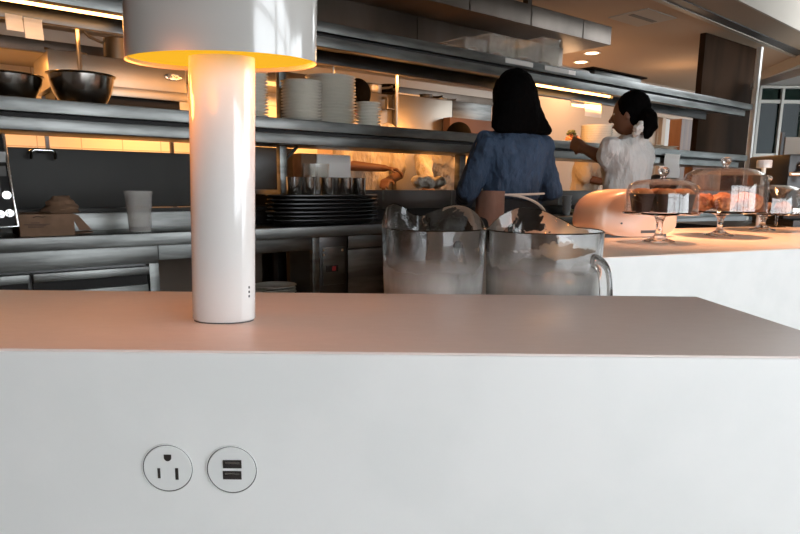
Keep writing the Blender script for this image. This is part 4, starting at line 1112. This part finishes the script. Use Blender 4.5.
def person(name, loc, face, H, P, mats, lab):
    """local frame: +y is where the body faces, x to its right. P holds joints in that frame (metres)."""
    M_ = Matrix.Translation(loc) @ Matrix.Rotation(face, 4, 'Z')
    t = thing(name, loc, lab, 'person')
    J = {k: Vector(v) for k, v in P.items() if isinstance(v, (tuple, Vector))}
    skin, shirt, trous = mats
    q = MB(M_)
    hd_, nk = J['head'], J['neck']; yaw = P.get('yaw', 0.); tilt = P.get('tilt', 0.)
    RH = Matrix.Rotation(yaw, 3, 'Z') @ Matrix.Rotation(-tilt, 3, 'X')
    s = P.get('hs', 1.)
    q.ell(hd_, (.073*s, .092*s, .112*s), 24, 16, RH)
    q.ell(hd_+RH @ Vector((0, .030, -.055))*s, (.052*s, .058*s, .06*s), 18, 12, RH)
    q.tube([hd_+RH @ Vector((0, .084, .012))*s, hd_+RH @ Vector((0, .106, -.024))*s], [.008*s, .015*s], 8, True)
    q.tube([hd_+RH @ Vector((-.016, .086, -.064))*s, hd_+RH @ Vector((.016, .086, -.064))*s], .009*s, 8, True)
    for e in (-1, 1):
        q.ell(hd_+RH @ Vector((.076*e, -.004, -.008))*s, (.010*s, .020*s, .032*s), 10, 8, RH)
    q.tube([nk-Vector((0, 0, .05)), nk, hd_+RH @ Vector((0, -.015, -.05))], [.062, .052, .052], 14, True)
    T = P['torso']                                            # (centre, w, d)
    q.loft([(Vector(c), w_*.93, d_*.9, 0) for c, w_, d_ in T], 24)
    for e, nm in ((-1, 'l'), (1, 'r')):
        sh_, el, wr = J['sh_'+nm], J['el_'+nm], J['wr_'+nm]
        q.tube([sh_, sh_.lerp(el, .5), el], [.050, .043, .037], 14, True)
        q.tube([el, el.lerp(wr, .35), wr], [.037, .036, .025], 14, True)
        d = P.get('hd_'+nm, (wr-el).normalized())
        hand(q, wr, d, P.get('pn_'+nm, (0, 0, -1)), .95, P.get('curl', .5), -e)
        hp, kn_, an = J['hip_'+nm], J['kn_'+nm], J['an_'+nm]
        q.tube([hp, hp.lerp(kn_, .5), kn_], [.088, .075, .055], 14, True)
        q.tube([kn_, kn_.lerp(an, .3), an], [.053, .052, .036], 14, True)
        q.tube([an+Vector((0, -.03, -.04)), an+Vector((0, .06, -.045)), an+Vector((0, .14, -.052))], [.036, .034, .026], 10, True)
    obj('body', q, skin, t, mods=remesh(.0075, 2))
    # face
    for e in (-1, 1):
        ey = MB(M_); ey.ell(hd_+RH @ Vector((.031*e, .0755, .008))*s, (.0125*s, .010*s, .007*s), 12, 8, RH); oo = obj('eye', ey, EYE, t)
        ey = MB(M_); ey.ell(hd_+RH @ Vector((.031*e, .0842, .008))*s, (.0055*s, .003*s, .0055*s), 10, 6, RH); obj('iris', ey, EYED, oo)
    lp_ = MB(M_); lp_.ell(hd_+RH @ Vector((0, .094, -.064))*s, (.022*s, .005*s, .007*s), 12, 6, RH); obj('lips', lp_, LIP, t)
    # shirt
    q = MB(M_)
    q.loft([(Vector(c), w_+.008, d_+.008, 0) for c, w_, d_ in T if c[2] >= P.get('hem', 0)], 28)
    for nm in ('l', 'r'):
        sh_, el, wr = J['sh_'+nm], J['el_'+nm], J['wr_'+nm]; f_ = P.get('slv_'+nm, .9)
        b_ = P.get('bag', 1.)
        if f_ >= 1: pts = [sh_, sh_.lerp(el, .5), el, el.lerp(wr, (f_-1)*.5), el.lerp(wr, f_-1)]; rr = [.066*b_, .060*b_, .055*b_, .052*b_, .043*b_]
        else: pts = [sh_, sh_.lerp(el, .5*f_), sh_.lerp(el, f_)]; rr = [.066*b_, .062*b_, .058*b_]
        q.tube(pts, rr, 16, True)
    q.tube([nk-Vector((0, .0, .05)), nk+Vector((0, -.005, .012))], [.080, .066], 16)
    obj('shirt', q, shirt, t, mods=remesh(.010, 3, P.get('fold', .022), .09))
    q = MB(M_)
    for nm in ('l', 'r'):
        hp, kn_, an = J['hip_'+nm], J['kn_'+nm], J['an_'+nm]
        q.tube([hp+Vector((0, 0, .06)), hp, hp.lerp(kn_, .5), kn_, kn_.lerp(an, .5), an+Vector((0, 0, .03))], [.10, .105, .090, .070, .064, .056], 14, True)
    q.loft([(Vector(c), w_+.004, d_+.004, 0) for c, w_, d_ in T if c[2] < P.get('hem', 0)+.2], 24)
    obj('trousers', q, trous, t, mods=remesh(.012, 3))
    for nm in ('l', 'r'):
        an = J['an_'+nm]; q = MB(M_)
        q.tube([an+Vector((0, -.03, -.04)), an+Vector((0, .06, -.042)), an+Vector((0, .15, -.05))], [.042, .040, .032], 12, True)
        q.box(an+Vector((-.04, -.065, -.085)), an+Vector((.04, .17, -.07)), .006)
        obj('shoe', q, BLACKP, t)
    return t, M_, RH
def std_torso(zw, ws, dx=0., lean_=0., zs=None, hipw=.165, waist=.135, dep=.105):
    zs = zs or zw+.36
    def c(f_): return (dx*f_, lean_*f_, zw+(zs-zw)*f_)
    return [((0, 0, zw-.20), hipw*.85, dep*.9), ((0, 0, zw-.12), hipw, dep*1.1), (c(0), waist, dep*.92), (c(.25), waist+.005, dep*.95), (c(.5), ws*.80, dep*1.08), (c(.75), ws*.93, dep*1.08), (c(.90), ws*.95, dep*.9), (c(1.0), ws*.75, dep*.66), (c(1.06), ws*.42, dep*.5)]
# woman in denim shirt, seen from behind
yb_ = 3.0
bx = ony(513, 150, yb_).x
H = 1.62
zsB = 1.335
P = dict(head=(-.0, .02, 1.50), neck=(0, 0, 1.375), yaw=.25, hs=.98, torso=std_torso(1.04, .180, 0, 0, zsB+.0, .165, .132),
         sh_l=(-.150, 0, 1.285), el_l=(-.228, .02, 1.07), wr_l=(-.14, .21, 1.00), sh_r=(.152, 0, 1.285), el_r=(.215, -.02, 1.075), wr_r=(.14, .20, 1.00),
         hip_l=(-.085, 0, .88), kn_l=(-.09, .01, .48), an_l=(-.09, -.01, .085), hip_r=(.085, 0, .88), kn_r=(.09, .01, .48), an_r=(.09, -.01, .085),
         slv_l=1.75, slv_r=1.75, hem=.93, fold=.036, curl=.6, bag=.93)
fa = .42
t1, M1, RH1 = person('person', (bx, yb_, 0), fa, H, P, (SKIN, DENIM, PANTS), 'woman seen from behind in a blue denim shirt with long black hair')
q = MB(M1)
hdv = Vector(P['head'])
q.ell(hdv+Vector((-.0, -.012, .014)), (.097, .110, .118), 26, 16)
q.loft([(hdv+Vector((0, -.024, .05)), .092, .092, 0), (hdv+Vector((0, -.030, -.01)), .108, .096, 0), (hdv+Vector((.002, -.040, -.06)), .124, .090, 0), (hdv+Vector((.008, -.056, -.105)), .146, .074, 0), (hdv+Vector((.014, -.070, -.145)), .166, .056, 0), (hdv+Vector((.022, -.078, -.165)), .140, .040, 0)], 26)
obj('hair', q, HAIR, t1, mods=remesh(.009, 2, .010, .03))
# apron wrapping the left hip, with crossed ties at the back
q = MB(M1)
rs = []
for z, wx in ((1.075, .0), (1.0, .012), (.92, .026), (.84, .036), (.72, .046), (.6, .05), (.50, .05)):
    r_ = []
    A_0, A_1 = 62, 232
    for k in range(15):
        a = radians(A_0+(A_1-A_0)*k/14); r_.append((.174*cos(a)*(1+wx*1.4), .137*sin(a)*(1+wx*1.4)+.0, z))
    for k in range(14, -1, -1):
        a = radians(A_0+(A_1-A_0)*k/14); r_.append((.170*cos(a)*(1+wx*1.4), .133*sin(a)*(1+wx*1.4), z))
    rs.append(r_)
q.rings(rs); ap = obj('apron', q, APRON, t1)
q = MB(M1)
def on_back(a, z, r=1.):
    return (.180*r*cos(a), .144*r*sin(a), z)
q.tube([on_back(radians(232+(305-232)*k/10), 1.058+.006*k/10, .985) for k in range(11)], .0055, 6)
q.tube([on_back(radians(232+(330-232)*k/14), 1.058-.00065*k*k, 1.0+.02*k/14) for k in range(15)], .006, 6)
pp = on_back(radians(330), .940, 1.02)
q.tube([pp, (pp[0]+.005, pp[1]-.004, .88), (pp[0]+.0, pp[1]-.002, .80)], .006, 6)
obj('apron_tie', q, APRONT, ap)
# woman in white shirt reaching left
yc_ = 3.4
wx_ = ony(628, 150, yc_).x
fa2 = .72
def loc2(v): return Matrix.Rotation(-fa2, 3, 'Z') @ (Vector(v)-Vector((wx_, yc_, 0)))
hd2 = loc2(ony(629, 114, yc_)); 
wrl = ony(587, 147, 3.42); 
wl = loc2((wrl.x, 3.50, wrl.z)); ell_ = loc2((ony(603, 160, 3.42).x, 3.36, ony(603, 160, 3.42).z))
P = dict(head=tuple(hd2), neck=(hd2.x+.01, hd2.y-.03, hd2.z-.125), yaw=.35, tilt=.12, hs=.90, torso=std_torso(1.0, .152, 0, 0, 1.335, .150, .128),
         sh_l=(-.140, .02, 1.295), el_l=tuple(ell_), wr_l=tuple(wl), sh_r=(.140, 0, 1.295), el_r=(.165, .03, 1.06), wr_r=(.10, .24, 1.03),
         hip_l=(-.085, 0, .86), kn_l=(-.09, .01, .47), an_l=(-.09, -.01, .085), hip_r=(.085, 0, .86), kn_r=(.09, .01, .47), an_r=(.09, -.01, .085),
         slv_l=.72, slv_r=1.3, hem=.85, fold=.034, curl=.9, pn_l=(.5, .3, .2), bag=.93)
t2, M2, RH2 = person('person', (wx_, yc_, 0), fa2, 1.6, P, (SKIND, WHITEC, PANTS), 'woman in a white shirt with a black ponytail reaching for a plate')
q = MB(M2)
Y2 = Matrix.Rotation(.35, 3, 'Z') @ Matrix.Rotation(-.12, 3, 'X')
q.ell(hd2+Y2 @ Vector((0, -.024, .024)), (.081, .088, .096), 24, 16, Y2); q.ell(hd2+Y2 @ Vector((0, -.045, -.018)), (.075, .062, .076), 20, 12, Y2)
obj('hair', q, HAIR, t2, mods=remesh(.009, 2, .006, .03))
q = MB()
e = [ony(643, 111, 3.36), ony(648, 118, 3.30), ony(650, 128, 3.28), ony(647, 136, 3.27)]
q.tube([ony(640, 107, 3.38)]+e, [.028, .038, .044, .040, .018], 14, True)
obj('ponytail', q, HAIR, t2, mods=remesh(.009, 2, .012, .03))
q = MB(); c = ony(638, 129, 3.29)
q.ell(c, (.022, .03, .024), 14, 10); q.ell(c+Vector((-.012, .0, -.022)), (.016, .02, .016), 12, 8); q.ell(c+Vector((.008, -.01, .024)), (.014, .02, .014), 12, 8)
obj('hair_scarf', q, SCRUN, t2, mods=remesh(.006, 1, .022, .012))
# the plate she touches
pp_ = kn(568, 137, 2.98)
t = thing('food_plate', W(pp_.x, 2.95, zl), 'plate piled with food on the lower shelf at the reaching hand', 'plate')
p = W(pp_.x, 2.95, zl)
obj('dish', MB().lathe(p, [(.05, .0005), (.06, .006), (.10, .02), (.102, .023), (.06, .012), (.003, .01)], 32), PORC, t)
q = MB(); rnd = random.Random(4)
for i in range(20):
    a = rnd.uniform(0, 6.3); rr = rnd.uniform(0, .06)
    q.ell((p.x+rr*cos(a), p.y+rr*sin(a), p.z+.025+rnd.uniform(0, .045)*(1-rr/.08)), (.02, .018, .012), 8, 6)
o = obj('piled_food', q, PASTRY, t); o['kind'] = 'stuff'
q = MB()
for i in range(6): q.ell((p.x+.02*cos(i), p.y+.02*sin(i), p.z+.075+.008*(i % 3)), (.018, .016, .012), 8, 6)
o = obj('dark_garnish', q, bsdf('dark_greens', (.03, .045, .015), .6), t); o['kind'] = 'stuff'

# cooks behind the pass
def cook(px_, n_, face, lean_x, lean_y, H, skin, lab, ws=.205, head=None, arms=None, zs=1.42, hairc=True, slv=(1.25, 1.25), yaw=0.):
    b = kn(px_, 170, n_); p = W(b.x, n_, 0)
    T = std_torso(1.02, ws, lean_x, lean_y, zs, .18, .165, .12)
    hx = (lean_x*1.15, lean_y*1.25+.03, zs+.17) if head is None else head
    P = dict(head=hx, neck=(lean_x*1.08, lean_y*1.1, zs+.03), yaw=yaw, tilt=.75, torso=T,
             sh_l=(lean_x-.18, lean_y, zs-.04), sh_r=(lean_x+.18, lean_y, zs-.04), el_l=arms[0], wr_l=arms[1], el_r=arms[2], wr_r=arms[3],
             hip_l=(-.09, 0, .88), kn_l=(-.1, .01, .48), an_l=(-.1, -.01, .085), hip_r=(.09, 0, .88), kn_r=(.1, .01, .48), an_r=(.1, -.01, .085),
             slv_l=slv[0], slv_r=slv[1], hem=.80, fold=.03, curl=.7, bag=1.12)
    t_, M_, RH = person('person', p, face, H, P, (skin, CHEFC, PANTS), lab)
    q = MB(M_); YC = RH; q.ell(Vector(hx)+YC @ Vector((0, -.004, .035)), (.094, .110, .108), 22, 14, YC); q.ell(Vector(hx)+YC @ Vector((0, -.045, -.02)), (.085, .07, .09), 18, 12, YC)
    obj('hair', q, HAIR, t_, mods=remesh(.010, 2))
    return t_
FK = pi/2-KA+pi                      # facing the pass (towards -n)
cook(366, 3.85, FK-.1, 0, .0, 1.8, SKIND, 'cook in white jacket with rolled sleeves, behind the steel cups', arms=((-.26, .05, 1.17), (-.05, .24, 1.13), (.24, .10, 1.23), (-.02, .24, 1.21)), zs=1.52, slv=(.85, .95), head=(.10, .03, 1.70))
cook(440, 3.80, FK-.15, .06, .14, 1.7, SKIND, 'cook in white jacket bending over the pass beside the towel', arms=((-.17, .26, 1.2), (-.13, .36, 1.10), (.34, .30, 1.22), (.36, .40, 1.10)), zs=1.34, slv=(1.4, 1.7), ws=.23, head=(.05, .30, 1.425))
cook(585, 3.75, FK+.2, 0, .05, 1.7, SKIND, 'cook in white sleeves half hidden between the two women', arms=((-.25, .12, 1.15), (-.08, .35, 1.13), (.25, .12, 1.17), (.06, .34, 1.12)), zs=1.36, slv=(.9, .9))

# ------------------------------------------------------------------ lights
def area(name, loc, target, size, e, col, sy=None):
    l = bpy.data.lights.new(name, 'AREA'); l.energy = e; l.color = col; l.size = size
    if name == 'bar_downlight': l.spread = radians(50)
    if sy: l.shape = 'RECTANGLE'; l.size_y = sy
    o = bpy.data.objects.new(name, l); COL.objects.link(o); o.location = loc
    o.rotation_euler = (Vector(target)-Vector(loc)).to_track_quat('-Z', 'Y').to_euler(); return o
WARM = (1., .43, .115)
for s in (-.2, 1.2, 2.6, 4.0): area('hood_lamp', W(s+.3, 4.9, hz-.03), W(s+.3, 4.9, 0), .5, 22, WARM, .2)
for s, e_ in ((.3, 2.6), (1.5, 3.6), (2.5, 10), (3.5, 10), (4.6, 3)): area('rear_heat_lamp', W(s, 3.18, 1.745), W(s, 4.2, 1.1), .8, e_, WARM, .05)
area('heat_lamp_glow', W(.45, 2.96, 1.765), W(.45, 2.98, 0), .9, 1.6, WARM, .05)
area('heat_lamp_glow', W(kn(570, 90, 2.86).x, 2.96, 1.76), W(kn(580, 90, 2.86).x, 3.1, 0), .8, 18, WARM, .05)
for s, n_, z_, e_ in ((6.2, 4.7, 2.2, 6), (8.0, 4.4, 2.2, 8), (3.4, 4.9, 2.45, 5), (5.2, 4.6, 1.7, 5)):
    l = bpy.data.lights.new('kitchen_fill', 'POINT'); l.energy = e_; l.color = (1., .60, .32); l.shadow_soft_size = .12  # unseen warm fill lights, added to tint the kitchen ceiling
    o = bpy.data.objects.new('kitchen_fill', l); COL.objects.link(o); o.location = W(s, n_, z_)
# pendant above the serving bar (out of frame)
b = bp(1.0, .45)
area('bar_downlight', (b.x, b.y, 2.6), (b.x, b.y+.1, 0), .3, 7.5, (1., .46, .23))
b = bp(2.2, .45)
area('bar_downlight', (b.x, b.y, 2.6), (b.x, b.y+.1, 0), .3, 7.5, (1., .46, .23))
for px_, py_ in ((592, 53), (581, 62)):
    c = onz(px_, py_, ZC); area('ceiling_spot', (c.x, c.y, ZC-.02), (c.x, c.y, 0), .15, 14, (1, .6, .32))
for dx, dy, e_ in ((-.070, .0, .36), (.066, .004, .22), (-.012, -.046, .04)):
    l = bpy.data.lights.new('table_lamp_bulb', 'POINT'); l.energy = e_; l.color = (1., .28, .05); l.shadow_soft_size = .012
    o = bpy.data.objects.new('table_lamp_bulb', l); COL.objects.link(o); o.location = (LX+dx, LY+dy, zs-.012)
# daylight
w = bpy.data.worlds.new('world'); sc.world = w; w.use_nodes = True
bgn = w.node_tree.nodes['Background']
bgn.inputs['Color'].default_value = (.90, .955, 1.0, 1); bgn.inputs['Strength'].default_value = 7.0
sc.view_settings.view_transform = 'Standard'; sc.view_settings.look = 'None'; sc.view_settings.exposure = 0; sc.view_settings.gamma = 1
sc.cycles.max_bounces = 12; sc.cycles.transparent_max_bounces = 24; sc.cycles.sample_clamp_indirect = 4
for o in bpy.data.objects:
    if '_w' in o: del o['_w']
